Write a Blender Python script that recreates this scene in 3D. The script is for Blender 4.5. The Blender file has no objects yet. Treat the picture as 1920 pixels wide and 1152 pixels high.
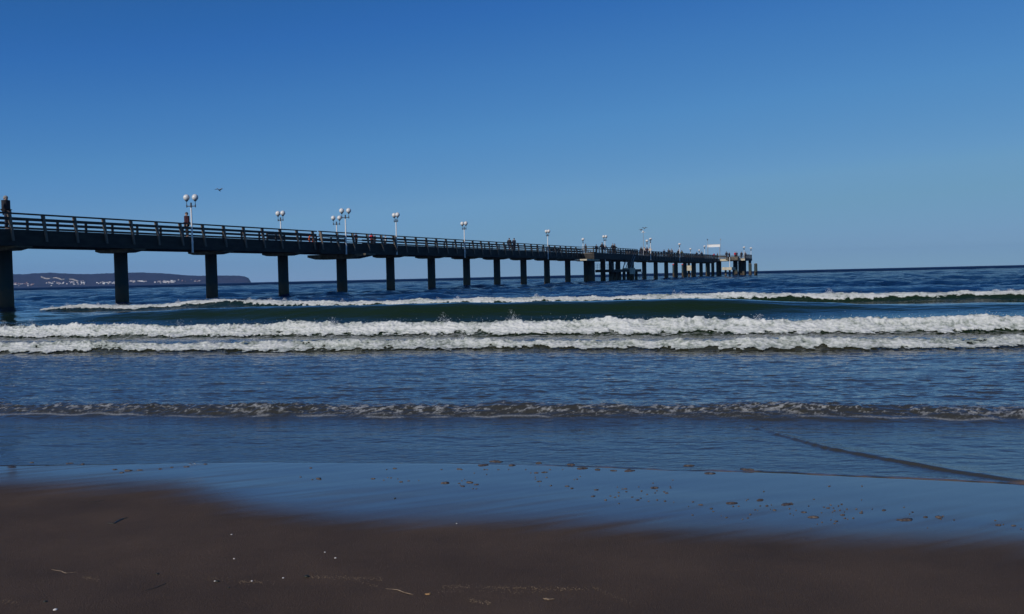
import bpy, bmesh, math, random
import numpy as np
from mathutils import Vector, Matrix

# ------------------------------------------------------------------ camera, world, sun, exposure
S = bpy.context.scene
C = S.collection
F = 1700.0                      # focal length in pixels of a 1920 px wide picture
CAMH = 1.5                      # camera above the mean water level (z = 0)
PITCH = math.radians(1.94)
ROLL = 0.0226
cam = bpy.data.cameras.new("camera")
cam.lens = 36.0 * F / 1920.0
cam.sensor_width = 36.0
cam.clip_start = 0.05
cam.clip_end = 60000.0
camo = bpy.data.objects.new("camera", cam)
C.objects.link(camo)
camo.matrix_world = Matrix.Translation((0, 0, CAMH)) @ Matrix.Rotation(math.pi / 2 - PITCH, 4, 'X') @ Matrix.Rotation(-ROLL, 4, 'Z')
S.camera = camo

SUN_EL = math.radians(28.0)
SUN_AZ = math.atan2(-0.62, -0.785)      # direction towards the sun, x = sin, y = cos
sx, sy = math.sin(SUN_AZ), math.cos(SUN_AZ)
sdir = Vector((sx * math.cos(SUN_EL), sy * math.cos(SUN_EL), math.sin(SUN_EL)))
sl = bpy.data.lights.new("sun", 'SUN')
sl.energy = 3.0
sl.angle = math.radians(0.5)
sl.color = (1.0, 0.93, 0.84)
so = bpy.data.objects.new("sun", sl)
C.objects.link(so)
so.rotation_euler = sdir.to_track_quat('Z', 'Y').to_euler()

W = bpy.data.worlds.new("World")
S.world = W
W.use_nodes = True
nt = W.node_tree
bg = nt.nodes['Background']
sky = nt.nodes.new('ShaderNodeTexSky')
sky.sky_type = 'NISHITA'
sky.sun_disc = False
sky.sun_elevation = SUN_EL
sky.sun_rotation = SUN_AZ
sky.air_density = 0.5
sky.dust_density = 0.0
sky.ozone_density = 10.0
SKYS = 0.075
# tone of the sky: deep polarised blue above, pale grey blue at the horizon
sc_ = nt.nodes.new('ShaderNodeVectorMath'); sc_.operation = 'SCALE'; sc_.inputs[3].default_value = SKYS
cv = nt.nodes.new('ShaderNodeRGBCurve')
PTS = [[(0, 0), (.033, .027), (.042, .048), (.06, .084), (.10, .15), (.238, .215), (1, .44)],
       [(0, 0), (.093, .138), (.122, .193), (.165, .256), (.263, .335), (.468, .365), (1, .57)],
       [(0, 0), (.275, .434), (.342, .485), (.445, .539), (.61, .558), (.738, .52), (1, .57)]]
for ci, pts in enumerate(PTS):
    c_ = cv.mapping.curves[ci]
    c_.points[0].location = pts[0]; c_.points[1].location = pts[-1]
    for q_ in pts[1:-1]: c_.points.new(*q_)
    for p_ in c_.points: p_.handle_type = 'VECTOR'
cv.mapping.update()
nt.links.new(sky.outputs[0], sc_.inputs[0])
nt.links.new(sc_.outputs[0], cv.inputs['Color'])
us_ = nt.nodes.new('ShaderNodeVectorMath'); us_.operation = 'SCALE'; us_.inputs[3].default_value = 1 / SKYS
nt.links.new(cv.outputs[0], us_.inputs[0])
nt.links.new(us_.outputs[0], bg.inputs[0])
bg.inputs[1].default_value = SKYS

S.view_settings.view_transform = 'Standard'
S.view_settings.look = 'None'
S.view_settings.exposure = 0.0
S.view_settings.gamma = 1.0

rng = np.random.default_rng(7)
random.seed(7)
SHORE = 0.2

# ------------------------------------------------------------------ helpers
def ray(px, py):
    """unit-depth ray of a pixel of the 1920x1152 picture"""
    a, b = px - 960.0, 576.0 - py
    c, s_ = math.cos(ROLL), math.sin(ROLL)
    x = a * c + b * s_
    y = b * c - a * s_
    cp, sp = math.cos(PITCH), math.sin(PITCH)
    f = F * cp + y * sp
    u = y * cp - F * sp
    return x / f, u / f          # per metre of +Y

AX0, AX1, AY1 = -61.5, 4.006, 8.95       # pier axis: (AX0 + AX1 k, AY1 k)
DL = math.hypot(AX1, AY1)                # metres per bay
DV = Vector((AX1 / DL, AY1 / DL, 0))
NV = Vector((DV.y, -DV.x, 0))            # to the side the camera sees
PIER_ROT = math.atan2(DV.y, DV.x)
ORG = Vector((AX0, 0, 0))
def pk(k, o=0.0, z=0.0):
    return ORG + Vector((AX1 * k, AY1 * k, z)) + NV * o
def ks(px, py, o):
    """bay coordinate and height where the pixel's ray meets the vertical plane at offset o"""
    u, v = ray(px, py)
    k = (-AX0 - NV.x * o + NV.y * o * u) / (AX1 - AY1 * u)
    z = CAMH + v * (AY1 * k + NV.y * o)
    return k, z
def lk(k):                                # metres along the pier
    return k * DL

def tag(o, label=None, cat=None, group=None, kind=None):
    if label: o['label'] = label
    if cat: o['category'] = cat
    if group: o['group'] = group
    if kind: o['kind'] = kind
    return o
def empty(name, loc=(0, 0, 0), rz=0.0):
    o = bpy.data.objects.new(name, None)
    o.empty_display_size = 0.3
    o.location = loc
    o.rotation_euler = (0, 0, rz)
    C.objects.link(o)
    return o
def mk(name, verts, faces, mat, parent=None, smooth=False):
    me = bpy.data.meshes.new(name)
    me.from_pydata([tuple(v) for v in verts], [], [tuple(f) for f in faces])
    me.validate()
    mats = mat if isinstance(mat, (list, tuple)) else [mat]
    for m in mats: me.materials.append(m)
    if smooth: me.polygons.foreach_set('use_smooth', [True] * len(me.polygons))
    o = bpy.data.objects.new(name, me)
    C.objects.link(o)
    if parent: o.parent = parent
    return o
def copy_tree(o, parent=None):
    c = o.copy(); C.objects.link(c)
    c.parent = parent
    for ch in o.children: copy_tree(ch, c)
    return c

class MB:
    def __init__(s): s.v = []; s.f = []; s.mi = []
    def add(s, vs, fs, mi=0):
        b = len(s.v); s.v += [tuple(v) for v in vs]
        s.f += [tuple(i + b for i in f) for f in fs]; s.mi += [mi] * len(fs)
    def box(s, x0, x1, y0, y1, z0, z1, mi=0, T=None):
        vs = [Vector((x, y, z)) for z in (z0, z1) for y in (y0, y1) for x in (x0, x1)]
        if T: vs = [T @ v for v in vs]
        s.add(vs, [(0, 2, 3, 1), (4, 5, 7, 6), (0, 1, 5, 4), (1, 3, 7, 5), (3, 2, 6, 7), (2, 0, 4, 6)], mi)
    def tube(s, p, q, r0, r1=None, n=10, mi=0, caps=True):
        p, q = Vector(p), Vector(q); r1 = r0 if r1 is None else r1
        d = (q - p).normalized()
        a = d.orthogonal().normalized(); b = d.cross(a)
        vs = []
        for c, r in ((p, r0), (q, r1)):
            for i in range(n):
                t = 2 * math.pi * i / n
                vs.append(c + (a * math.cos(t) + b * math.sin(t)) * r)
        fs = [(i, (i + 1) % n, n + (i + 1) % n, n + i) for i in range(n)]
        if caps: fs += [tuple(range(n - 1, -1, -1)), tuple(range(n, 2 * n))]
        s.add(vs, fs, mi)
    def lathe(s, prof, n=16, c=(0, 0, 0), mi=0):
        vs = [(c[0] + r * math.cos(2 * math.pi * i / n), c[1] + r * math.sin(2 * math.pi * i / n), c[2] + z) for r, z in prof for i in range(n)]
        fs = []
        for j in range(len(prof) - 1):
            for i in range(n):
                fs.append((j * n + i, j * n + (i + 1) % n, (j + 1) * n + (i + 1) % n, (j + 1) * n + i))
        fs += [tuple(range(n - 1, -1, -1)), tuple((len(prof) - 1) * n + i for i in range(n))]
        s.add(vs, fs, mi)
    def build(s, name, mat, parent=None, smooth=False):
        o = mk(name, s.v, s.f, mat, parent, smooth)
        if isinstance(mat, (list, tuple)) and len(s.mi) == len(o.data.polygons):
            o.data.polygons.foreach_set('material_index', s.mi)
        return o

# vectorised gradient noise
_P = rng.permutation(4096).astype(np.int32)
_G = rng.uniform(0, 2 * np.pi, 4096)
_GX, _GY = np.cos(_G), np.sin(_G)
def noise(x, y, seed=0):
    x = np.asarray(x, dtype=np.float64) + seed * 17.31; y = np.asarray(y, dtype=np.float64) + seed * 9.77
    xi = np.floor(x); yi = np.floor(y)
    xf = x - xi; yf = y - yi
    xi = xi.astype(np.int64); yi = yi.astype(np.int64)
    u = xf * xf * xf * (xf * (xf * 6 - 15) + 10); v = yf * yf * yf * (yf * (yf * 6 - 15) + 10)
    def g(ix, iy, dx, dy):
        h = _P[(_P[ix & 4095] + iy) & 4095]
        return _GX[h] * dx + _GY[h] * dy
    a = g(xi, yi, xf, yf); b = g(xi + 1, yi, xf - 1, yf)
    c = g(xi, yi + 1, xf, yf - 1); d = g(xi + 1, yi + 1, xf - 1, yf - 1)
    return ((a + (b - a) * u) + ((c + (d - c) * u) - (a + (b - a) * u)) * v) * 1.5
def fbm(x, y, oct=4, seed=0, gain=0.5):
    r = 0; a = 1; t = 0
    for i in range(oct):
        r = r + a * noise(x * 2 ** i, y * 2 ** i, seed + i * 3); t += a; a *= gain
    return r / t
def billow(x, y, oct=4, seed=0, gain=0.5):
    r = 0; a = 1; t = 0
    for i in range(oct):
        r = r + a * (1 - np.abs(noise(x * 2 ** i, y * 2 ** i, seed + i * 3)) * 2); t += a; a *= gain
    return r / t
def sstep(x, a, b):
    t = np.clip((x - a) / (b - a), 0, 1)
    return t * t * (3 - 2 * t)

# ------------------------------------------------------------------ materials
def newmat(name):
    m = bpy.data.materials.new(name); m.use_nodes = True
    return m, m.node_tree, m.node_tree.nodes['Principled BSDF']
def nd(t, ty, **kw):
    n = t.nodes.new(ty)
    for k, v in kw.items():
        if k in n.inputs: n.inputs[k].default_value = v
        else: setattr(n, k, v)
    return n
def surf(name, c0, c1, scale=3.0, rough=0.8, bump=0.0, bscale=None, stretch=(1, 1, 1), spec=0.5, metal=0.0, detail=6.0):
    m, t, p = newmat(name)
    tc = nd(t, 'ShaderNodeTexCoord')
    mp = nd(t, 'ShaderNodeMapping'); mp.inputs['Scale'].default_value = stretch
    t.links.new(tc.outputs['Object'], mp.inputs[0])
    nz = nd(t, 'ShaderNodeTexNoise', Scale=scale, Detail=detail)
    t.links.new(mp.outputs[0], nz.inputs['Vector'])
    cr = nd(t, 'ShaderNodeValToRGB')
    cr.color_ramp.elements[0].position = 0.35; cr.color_ramp.elements[1].position = 0.65
    cr.color_ramp.elements[0].color = (*c0, 1); cr.color_ramp.elements[1].color = (*c1, 1)
    t.links.new(nz.outputs['Fac'], cr.inputs[0])
    t.links.new(cr.outputs[0], p.inputs['Base Color'])
    p.inputs['Roughness'].default_value = rough
    p.inputs['Specular IOR Level'].default_value = spec
    p.inputs['Metallic'].default_value = metal
    if bump:
        n2 = nd(t, 'ShaderNodeTexNoise', Scale=bscale or scale * 4, Detail=4.0)
        t.links.new(mp.outputs[0], n2.inputs['Vector'])
        b = nd(t, 'ShaderNodeBump', Strength=0.6, Distance=bump)
        t.links.new(n2.outputs['Fac'], b.inputs['Height'])
        t.links.new(b.outputs[0], p.inputs['Normal'])
    return m
M = {}
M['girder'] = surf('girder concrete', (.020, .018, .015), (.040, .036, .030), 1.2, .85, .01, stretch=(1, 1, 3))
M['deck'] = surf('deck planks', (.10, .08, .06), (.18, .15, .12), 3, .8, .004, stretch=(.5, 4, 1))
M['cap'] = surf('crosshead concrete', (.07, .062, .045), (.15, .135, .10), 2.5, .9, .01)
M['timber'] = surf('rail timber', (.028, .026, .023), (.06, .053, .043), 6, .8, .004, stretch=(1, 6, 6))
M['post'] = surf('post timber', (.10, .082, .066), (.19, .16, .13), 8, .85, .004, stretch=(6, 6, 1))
M['white'] = surf('white paint', (.68, .68, .66), (.8, .8, .78), 5, .45)
M['globe'] = surf('opal globe', (.66, .66, .64), (.72, .72, .70), 4, .25)
M['dark'] = surf('dark fitting', (.03, .035, .045), (.06, .065, .08), 10, .5)
M['red'] = surf('red paint', (.45, .03, .025), (.55, .05, .04), 8, .5)
M['cream'] = surf('sunlit tone concrete', (.42, .38, .28), (.6, .55, .42), 1.5, .9, .01)  # cream stands for sun on shore-facing concrete, put into the colour
M['steel'] = surf('galvanised steel', (.3, .31, .32), (.42, .43, .44), 8, .5, metal=.3)
# pillars: dark concrete, with a brown and green band near the water
m, t, p = newmat('pillar concrete'); M['pillar'] = m
tc = nd(t, 'ShaderNodeTexCoord'); sp = nd(t, 'ShaderNodeSeparateXYZ'); t.links.new(tc.outputs['Object'], sp.inputs[0])
nz = nd(t, 'ShaderNodeTexNoise', Scale=2.0, Detail=6.0); t.links.new(tc.outputs['Object'], nz.inputs['Vector'])
ad = nd(t, 'ShaderNodeMath', operation='MULTIPLY_ADD'); ad.inputs[1].default_value = 1.6; t.links.new(nz.outputs['Fac'], ad.inputs[0]); t.links.new(sp.outputs['Z'], ad.inputs[2])
cr = nd(t, 'ShaderNodeValToRGB'); mr = nd(t, 'ShaderNodeMapRange'); mr.inputs['From Min'].default_value = 0; mr.inputs['From Max'].default_value = 5.5
t.links.new(ad.outputs[0], mr.inputs['Value']); t.links.new(mr.outputs[0], cr.inputs[0])
e = cr.color_ramp.elements; e[0].position = .12; e[0].color = (.02, .022, .012, 1); e[1].position = .95; e[1].color = (.021, .021, .018, 1)
q = e.new(.22); q.color = (.09, .065, .035, 1); q = e.new(.34); q.color = (.08, .065, .04, 1); q = e.new(.45); q.color = (.025, .045, .042, 1)
t.links.new(cr.outputs[0], p.inputs['Base Color']); p.inputs['Roughness'].default_value = .8
b = nd(t, 'ShaderNodeBump', Strength=.6, Distance=.02); t.links.new(nz.outputs['Fac'], b.inputs['Height']); t.links.new(b.outputs[0], p.inputs['Normal'])

# ------------------------------------------------------------------ sea surface
def breakers(x, y):
    """height of the individual waves; returns height and crest lines"""
    h = np.zeros_like(y)
    for w in WAVES:
        yc = w['yc'](x); A = w['amp'](x)
        d = y - yc
        g = np.where(d < 0, np.exp(-(d / w['wf']) ** 2), np.exp(-(d / w['wb']) ** 2))
        h = h + A * g - 0.14 * A * np.exp(-((d + w['wf'] * 2.6) / (w['wf'] * 1.6)) ** 2)
    return h
def mkyc(z0, m, wig, lam, seed):
    return lambda x: z0 - m * x + wig * noise(x / lam, np.zeros_like(x) + .5, seed) + wig * .35 * noise(x / lam * 3.7, np.zeros_like(x) + .5, seed + 1)
def mkamp(H, var, lam, seed, lo=None, hi=None):
    def f(x):
        a = H * (1 + var * noise(x / lam, np.zeros_like(x) + .3, seed) + var * .5 * noise(x / lam * 4.1, np.zeros_like(x) + .3, seed + 1))
        if lo: a = a * sstep(x, *lo)
        if hi: a = a * (1 - sstep(x, *hi) * hi_k)
        return a
    hi_k = 0.6
    return f
WAVES = [
    dict(n='lap', yc=mkyc(9.95, .18, .16, 1.7, 11), amp=mkamp(.105, .30, 1.3, 12), wf=.31, wb=.55),
    dict(n='inner', yc=mkyc(18.95, .2275, .35, 5.0, 21), amp=mkamp(.165, .3, 3.0, 22), wf=.40, wb=.7),
    dict(n='mid', yc=mkyc(24.2, .27, .35, 7.0, 31), amp=mkamp(.28, .22, 4.0, 32), wf=.55, wb=1.1),
    dict(n='green', yc=mkyc(34.6, .20, .7, 12.0, 41), amp=mkamp(.53, .12, 8.0, 42, lo=(-24, -12), hi=(6, 14)), wf=1.35, wb=3.0),
    dict(n='outer', yc=mkyc(46.8, .325, .28, 9.0, 51), amp=mkamp(.37, .10, 6.0, 52, lo=(-30, -25)), wf=.9, wb=2.6),
    dict(n='s1', yc=mkyc(63, .3, 2, 18.0, 61), amp=mkamp(.22, .6, 14.0, 62), wf=3, wb=4),
    dict(n='s2', yc=mkyc(84, .28, 3, 24.0, 71), amp=mkamp(.25, .6, 19.0, 72), wf=4, wb=5),
    dict(n='s3', yc=mkyc(112, .28, 4, 30.0, 81), amp=mkamp(.25, .6, 25.0, 82), wf=5, wb=6),
]
WD = {w['n']: w for w in WAVES}
# swash edge (water line on the sand) and the diagonal wavelet running up behind it
EX = [-12, -7, -4.3, -2, 0, 1.73, 3.46, 5, 9, 60]; EY = [8.2, 7.8, 7.58, 7.45, 7.15, 6.70, 6.14, 5.75, 5.2, 4.9]
def edge(x):
    return np.interp(x, EX, EY) + .07 * noise(x / .9, np.zeros_like(x), 91) + .02 * noise(x / .2, np.zeros_like(x), 92)
_dx = np.array([2.0, 2.2, 2.6, 2.95, 3.09, 3.43, 4.2, 5.2]); _dy = np.array([9.15, 8.9, 7.55, 6.95, 6.72, 6.28, 5.96, 5.58])
def diag(x): return np.interp(x, _dx, _dy) + .045 * noise(x / .35, x * 0 + 3, 93) + .015 * noise(x / .09, x * 0 + 3, 94)
def sand_h(x, y):
    d = np.interp(x, EX, EY) - y
    h = np.where(d > 0, .032 * d, .05 * d)
    h = h + .006 * fbm(x * .5, y * .9, 3, 101) * sstep(d, -.5, .8)
    return h
_K = []
_r2 = np.random.default_rng(3)
for i in range(64):
    lam = 0.55 * (1.085 ** i) * _r2.uniform(.9, 1.1)
    th = -math.pi / 2 - .25 + _r2.normal(0, .45)
    _K.append((2 * math.pi / lam, math.cos(th), math.sin(th), _r2.uniform(0, 6.28), lam))
def sea_h(x, y, res):
    h = breakers(x, y)
    calm = .045 * sstep(y - edge(x), .3, 3.0) + .955 * sstep(y + SHORE * x, 28, 78)
    hh = np.zeros_like(y)
    wr = [1.3 * noise(x / w_, y / w_, 500 + j_) for j_, w_ in enumerate((2.5, 6.0, 15.0, 40.0))]
    for k, cx, cy, ph, lam in _K:
        if lam > 40: continue
        a = .0085 * lam ** .85 * (1.0 if lam < 9 else (9 / lam) ** 1.3)
        fade = sstep(lam / res, 1.8, 3.2)
        hh = hh + a * fade * np.sin(k * (cx * x + cy * y) + ph + (1 if ph > 3.1 else -1) * wr[0 if lam < 1.6 else 1 if lam < 4 else 2 if lam < 10 else 3])
    h = h + calm * hh
    # short ripples in the shallow part, longer along the crest
    shallow = 1 - sstep(y + SHORE * x, 30, 60)
    sh2 = sstep(y - edge(x), 0, 1.2)
    yy = y + SHORE * x; xx = x - SHORE * y
    r = .024 * fbm(xx * .9, yy * 2.6, 3, 111) * sstep(.33 / res, 2.5, 5) + .014 * fbm(xx * 4.2, yy * 9, 3, 121) * sstep(.11 / res, 2.2, 4.5)
    big = .42 + .58 * sstep(yy, 8.5, 10.5)
    h = h + shallow * sh2 * r * big * 1.0
    # turbulence on the lapping wave
    dl = y - WD['lap']['yc'](x)
    h = h + .026 * billow(x * 6.5, y * 9, 3, 131) * np.exp(-((dl + .12) / .22) ** 2) * (.4 + noise(x * .9, y * 0, 7)).clip(.15, 1)
    # diagonal wavelet
    dd = (y - diag(x))
    m = sstep(x, 1.95, 2.5) * (1 - sstep(x, 3.5, 4.3))
    h = h + m * (.016 * (1 + .5 * noise(x / .3, x * 0, 95)) * np.where(dd < 0, np.exp(-(dd / .045) ** 2), np.exp(-(dd / .25) ** 2)))
    # thin toe at the swash edge; thicker to the right
    de = y - edge(x)
    lip = .0012 + .0034 * sstep(x, -.9, 1.6)
    h = h + lip * (1 - np.exp(-np.clip(de, 0, None) / .035)) - .004 + lip * .9 * np.exp(-((de - .06) / .05) ** 2)
    h = np.where(de < 0, -.03, h)
    return h

rows = np.concatenate([np.arange(4.6, 12.5, .02), np.arange(12.5, 28, .028), np.arange(28, 52, .05)])
y = rows[-1]; far = []
st = .06
while y < 6100:
    st = st * 1.0095; y += st; far.append(y)
rows = np.concatenate([rows, far])
NU = 1560
us = np.linspace(-.76, .76, NU)
Yg, Ug = np.meshgrid(rows, us, indexing='ij')
Xg = Ug * (Yg + 8)
res = np.maximum(np.gradient(rows)[:, None] * np.ones((1, NU)), (us[1] - us[0]) * (Yg + 8))
Hg = sea_h(Xg, Yg, res)
def wlean(x, y, h):
    """crests lean towards the beach"""
    return 1.1 * np.clip(h, 0, 1) * sstep(y + SHORE * x, 11, 16) * (1 - sstep(y, 50, 60))
Yl = Yg - wlean(Xg, Yg, breakers(Xg, Yg))
def grid_obj(name, X, Y, Z, mat, mask=None, smooth=True, attrs=None):
    nr, nc = X.shape
    co = np.stack([X, Y, Z], -1).reshape(-1, 3)
    i = np.arange(nr * nc).reshape(nr, nc)
    q = np.stack([i[:-1, :-1], i[:-1, 1:], i[1:, 1:], i[1:, :-1]], -1).reshape(-1, 4)
    if mask is not None:
        mm = mask.reshape(-1)
        q = q[mm[q].sum(1) >= 3]
        used = np.zeros(nr * nc, bool); used[q.reshape(-1)] = True
        remap = np.cumsum(used) - 1
        co = co[used]; q = remap[q]
        if attrs: attrs = {k: v.reshape(-1)[used] for k, v in attrs.items()}
    elif attrs: attrs = {k: v.reshape(-1) for k, v in attrs.items()}
    me = bpy.data.meshes.new(name)
    me.vertices.add(len(co)); me.vertices.foreach_set('co', co.astype(np.float32).ravel())
    me.loops.add(q.size); me.loops.foreach_set('vertex_index', q.astype(np.int32).ravel())
    me.polygons.add(len(q)); me.polygons.foreach_set('loop_start', np.arange(0, q.size, 4, dtype=np.int32))
    me.polygons.foreach_set('loop_total', np.full(len(q), 4, dtype=np.int32))
    me.polygons.foreach_set('use_smooth', np.full(len(q), smooth))
    me.update(calc_edges=True)
    for k, v in (attrs or {}).items():
        a = me.attributes.new(k, 'FLOAT', 'POINT'); a.data.foreach_set('value', v.astype(np.float32))
    me.materials.append(mat)
    o = bpy.data.objects.new(name, me); C.objects.link(o)
    return o

# foam lace lying on the water between and before the breakers, foam streaks on the lapping wave
yy = Yg + SHORE * Xg
d3 = Yg - WD['inner']['yc'](Xg); d2 = Yg - WD['mid']['yc'](Xg); d1 = Yg - WD['outer']['yc'](Xg); dl = Yg - WD['lap']['yc'](Xg); dg = Yg - WD['green']['yc'](Xg)
near = Yg < 70
lace = np.zeros_like(Yg)
idx = np.where(near.all(1))[0][-1] + 1
def sub(a): return a[:idx]
x_, y_ = sub(Xg), sub(Yg)
ridge = 1 - np.abs(fbm(x_ * 1.3, y_ * 2.2, 4, 141)) * 5
fine = fbm(x_ * 8, y_ * 11, 3, 151)
def put(msk, thr, gain):
    v = np.clip((ridge + .9 * fine - thr) * gain, 0, 1) * msk
    lace[:idx] = np.maximum(lace[:idx], v)
put(np.exp(-((sub(d2) + 1.6) / 1.5) ** 2) * sstep(sub(d3), .4, 1.2), .25, 1.0)
put(np.exp(-((sub(d3) + 1.9) / .9) ** 2) * .5, .45, 1.2)
put(np.exp(-((sub(yy) - 15) / 3.5) ** 2) * .35, .72, 1.6)
put(np.exp(-((sub(d1) + 2.8) / 2.0) ** 2) * .8, .55, 1.3)
# lapping wave
fl = fbm(x_ * 9, y_ * 16, 4, 161, .75) + .22 * noise(x_ * 1.1, y_ * 0 + 2, 8)
dla = sub(dl)
lace[:idx] = np.maximum(lace[:idx], np.clip((fl + .06) * 2.2, 0, .62) * np.exp(-((dla + .15) / .24) ** 2))
edgew = .55 * np.clip((noise(x_ * 2.2, y_ * 0, 171) + .45) * 2, 0, 1) * np.exp(-((dla + .38 + .04 * noise(x_ * 3, y_ * 0, 5)) / .035) ** 2)
lace[:idx] = np.maximum(lace[:idx], edgew)
# fringe on the swash edge and wavelet: pale brown scum
dd = y_ - diag(x_)
scum = np.clip((noise(x_ * 6, y_ * 6, 181) + .25) * 2, 0, 1) * np.exp(-((y_ - edge(x_) - .035) / .028) ** 2) * sstep(x_, -.8, .8)
shore_a = 1 - sstep(Yg + SHORE * Xg, 10, 21)
deep_a = sstep(Yg + SHORE * Xg, 15, 24)

m, t, p = newmat('sea water')
tc = nd(t, 'ShaderNodeTexCoord')
at_f = nd(t, 'ShaderNodeAttribute', attribute_name='foam'); at_d = nd(t, 'ShaderNodeAttribute', attribute_name='deep')
at_s = nd(t, 'ShaderNodeAttribute', attribute_name='scum')
mdp = nd(t, 'ShaderNodeMix', data_type='RGBA'); mdp.inputs[6].default_value = (.010, .023, .009, 1); mdp.inputs[7].default_value = (.004, .028, .092, 1)
at_o = nd(t, 'ShaderNodeAttribute', attribute_name='open'); t.links.new(at_o.outputs['Fac'], mdp.inputs[0])
mx = nd(t, 'ShaderNodeMix', data_type='RGBA')
mx.inputs[6].default_value = (.045, .042, .029, 1); mx.inputs[7].default_value = (.006, .018, .010, 1)
t.links.new(at_d.outputs['Fac'], mx.inputs[0]); t.links.new(mdp.outputs[2], mx.inputs[7])
fn = nd(t, 'ShaderNodeTexNoise', Scale=55.0, Detail=3.0); t.links.new(tc.outputs['Object'], fn.inputs['Vector'])
fm = nd(t, 'ShaderNodeMath', operation='MULTIPLY_ADD'); fm.inputs[1].default_value = -2.4; fm.inputs[2].default_value = 1.02; t.links.new(fn.outputs['Fac'], fm.inputs[0])
fa = nd(t, 'ShaderNodeMath', operation='MULTIPLY_ADD'); fa.inputs[1].default_value = 1.5; t.links.new(at_f.outputs['Fac'], fa.inputs[0]); t.links.new(fm.outputs[0], fa.inputs[2])
fc = nd(t, 'ShaderNodeMath', operation='MULTIPLY', use_clamp=True); t.links.new(fa.outputs[0], fc.inputs[0]); fc.inputs[1].default_value = 1.0
fs_ = nd(t, 'ShaderNodeMath', operation='MULTIPLY', use_clamp=True); t.links.new(fc.outputs[0], fs_.inputs[0]); t.links.new(at_f.outputs['Fac'], fs_.inputs[1])
mf = nd(t, 'ShaderNodeMix', data_type='RGBA'); mf.inputs[7].default_value = (.62, .63, .62, 1)
t.links.new(fs_.outputs[0], mf.inputs[0]); t.links.new(mx.outputs[2], mf.inputs[6])
ms = nd(t, 'ShaderNodeMix', data_type='RGBA'); ms.inputs[7].default_value = (.14, .10, .075, 1)
t.links.new(at_s.outputs['Fac'], ms.inputs[0]); t.links.new(mf.outputs[2], ms.inputs[6])
t.links.new(ms.outputs[2], p.inputs['Base Color'])
rr = nd(t, 'ShaderNodeMapRange'); rr.inputs['To Min'].default_value = .045; rr.inputs['To Max'].default_value = .7
t.links.new(at_f.outputs['Fac'], rr.inputs['Value']); t.links.new(rr.outputs[0], p.inputs['Roughness'])
p.inputs['IOR'].default_value = 1.38
at_r = nd(t, 'ShaderNodeAttribute', attribute_name='rough')        # wind-roughened open sea mirrors less of the horizon
t.links.new(at_r.outputs['Fac'], p.inputs['Specular IOR Level'])
# bump: fine ripples near, wind chop far out
mp = nd(t, 'ShaderNodeMapping'); mp.inputs['Rotation'].default_value = (0, 0, math.radians(-11)); mp.inputs['Scale'].default_value = (.45, 1, 1)
t.links.new(tc.outputs['Object'], mp.inputs[0])
n1 = nd(t, 'ShaderNodeTexNoise', Scale=16.0, Detail=4.0); t.links.new(mp.outputs[0], n1.inputs['Vector'])
b1 = nd(t, 'ShaderNodeBump', Strength=.8, Distance=.008); t.links.new(n1.outputs['Fac'], b1.inputs['Height'])
n2 = nd(t, 'ShaderNodeTexNoise', Scale=1.6, Detail=7.0, Roughness=.62); t.links.new(mp.outputs[0], n2.inputs['Vector'])
b2 = nd(t, 'ShaderNodeBump', Distance=.9); t.links.new(n2.outputs['Fac'], b2.inputs['Height']); t.links.new(b1.outputs[0], b2.inputs['Normal'])
at_c = nd(t, 'ShaderNodeAttribute', attribute_name='chop'); t.links.new(at_c.outputs['Fac'], b2.inputs['Strength'])
t.links.new(b2.outputs[0], p.inputs['Normal'])
M['water'] = m
scum_full = np.zeros_like(Yg); scum_full[:idx] = scum
chop = .03 + .97 * sstep(Yg + SHORE * Xg, 40, 90)
mask = (Yg > edge(Xg) - .1)
sea = grid_obj('sea_water', Xg, Yl, Hg, M['water'], mask=mask, attrs={'foam': lace, 'deep': deep_a, 'scum': scum_full, 'chop': chop, 'open': sstep(Yg + SHORE * Xg, 44, 62), 'rough': .5 + .32 * (1 - sstep(Yg + SHORE * Xg, 10, 26)) - .435 * sstep(Yg + SHORE * Xg, 38, 85) - .065 * sstep(Yg, 70, 420)})
tag(sea, 'dark blue sea with ripples and swell running up the beach', None, None, 'structure')

# ------------------------------------------------------------------ beach
ys = np.concatenate([np.arange(-6, 2.4, .1), np.arange(2.4, 9, .022), np.arange(9, 60, .5)])
us2 = np.linspace(-1.0, 1.0, 1250)
Ys, Us = np.meshgrid(ys, us2, indexing='ij'); Xs = Us * (np.abs(Ys) + 12.0)
Zs = sand_h(Xs, Ys)
# wet sheen boundary
bx = np.array([-9, -3.9, -2.56, -1.77, -1.02, 0, .94, 2.63, 6]); by = np.array([7.6, 6.85, 6.65, 5.85, 5.42, 5.2, 4.98, 4.62, 4.0])
yb = np.interp(Xs, bx, by)
dwet = Ys - yb
ca, sa = math.cos(.5), math.sin(.5)
str_ = fbm((Xs * ca + Ys * sa) * .55, (-Xs * sa + Ys * ca) * 6.5, 3, 201)
wet = sstep(dwet + .42 * str_ * .62 + .10 * fbm(Xs * .7, Ys * .7, 2, 211), -.30 - .25 * (1 - sstep(Xs, -3, -1)), .50)
wet = wet * (1 - .25 * np.clip(str_ * 3, 0, 1) * (1 - sstep(dwet, .4, 1.3)))
streak = fbm((Xs * ca + Ys * sa) * .5, (-Xs * sa + Ys * ca) * 9, 3, 221)
Zs = Zs + .0006 * streak * sstep(Ys, 2.5, 4) + .0022 * fbm(Xs * 2.2, Ys * 3.5, 3, 231) * (1 - wet) * sstep(Ys, 2.4, 3)
m, t, p = newmat('beach sand'); M['sand'] = m
tc = nd(t, 'ShaderNodeTexCoord')
at = nd(t, 'ShaderNodeAttribute', attribute_name='wet')
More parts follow.
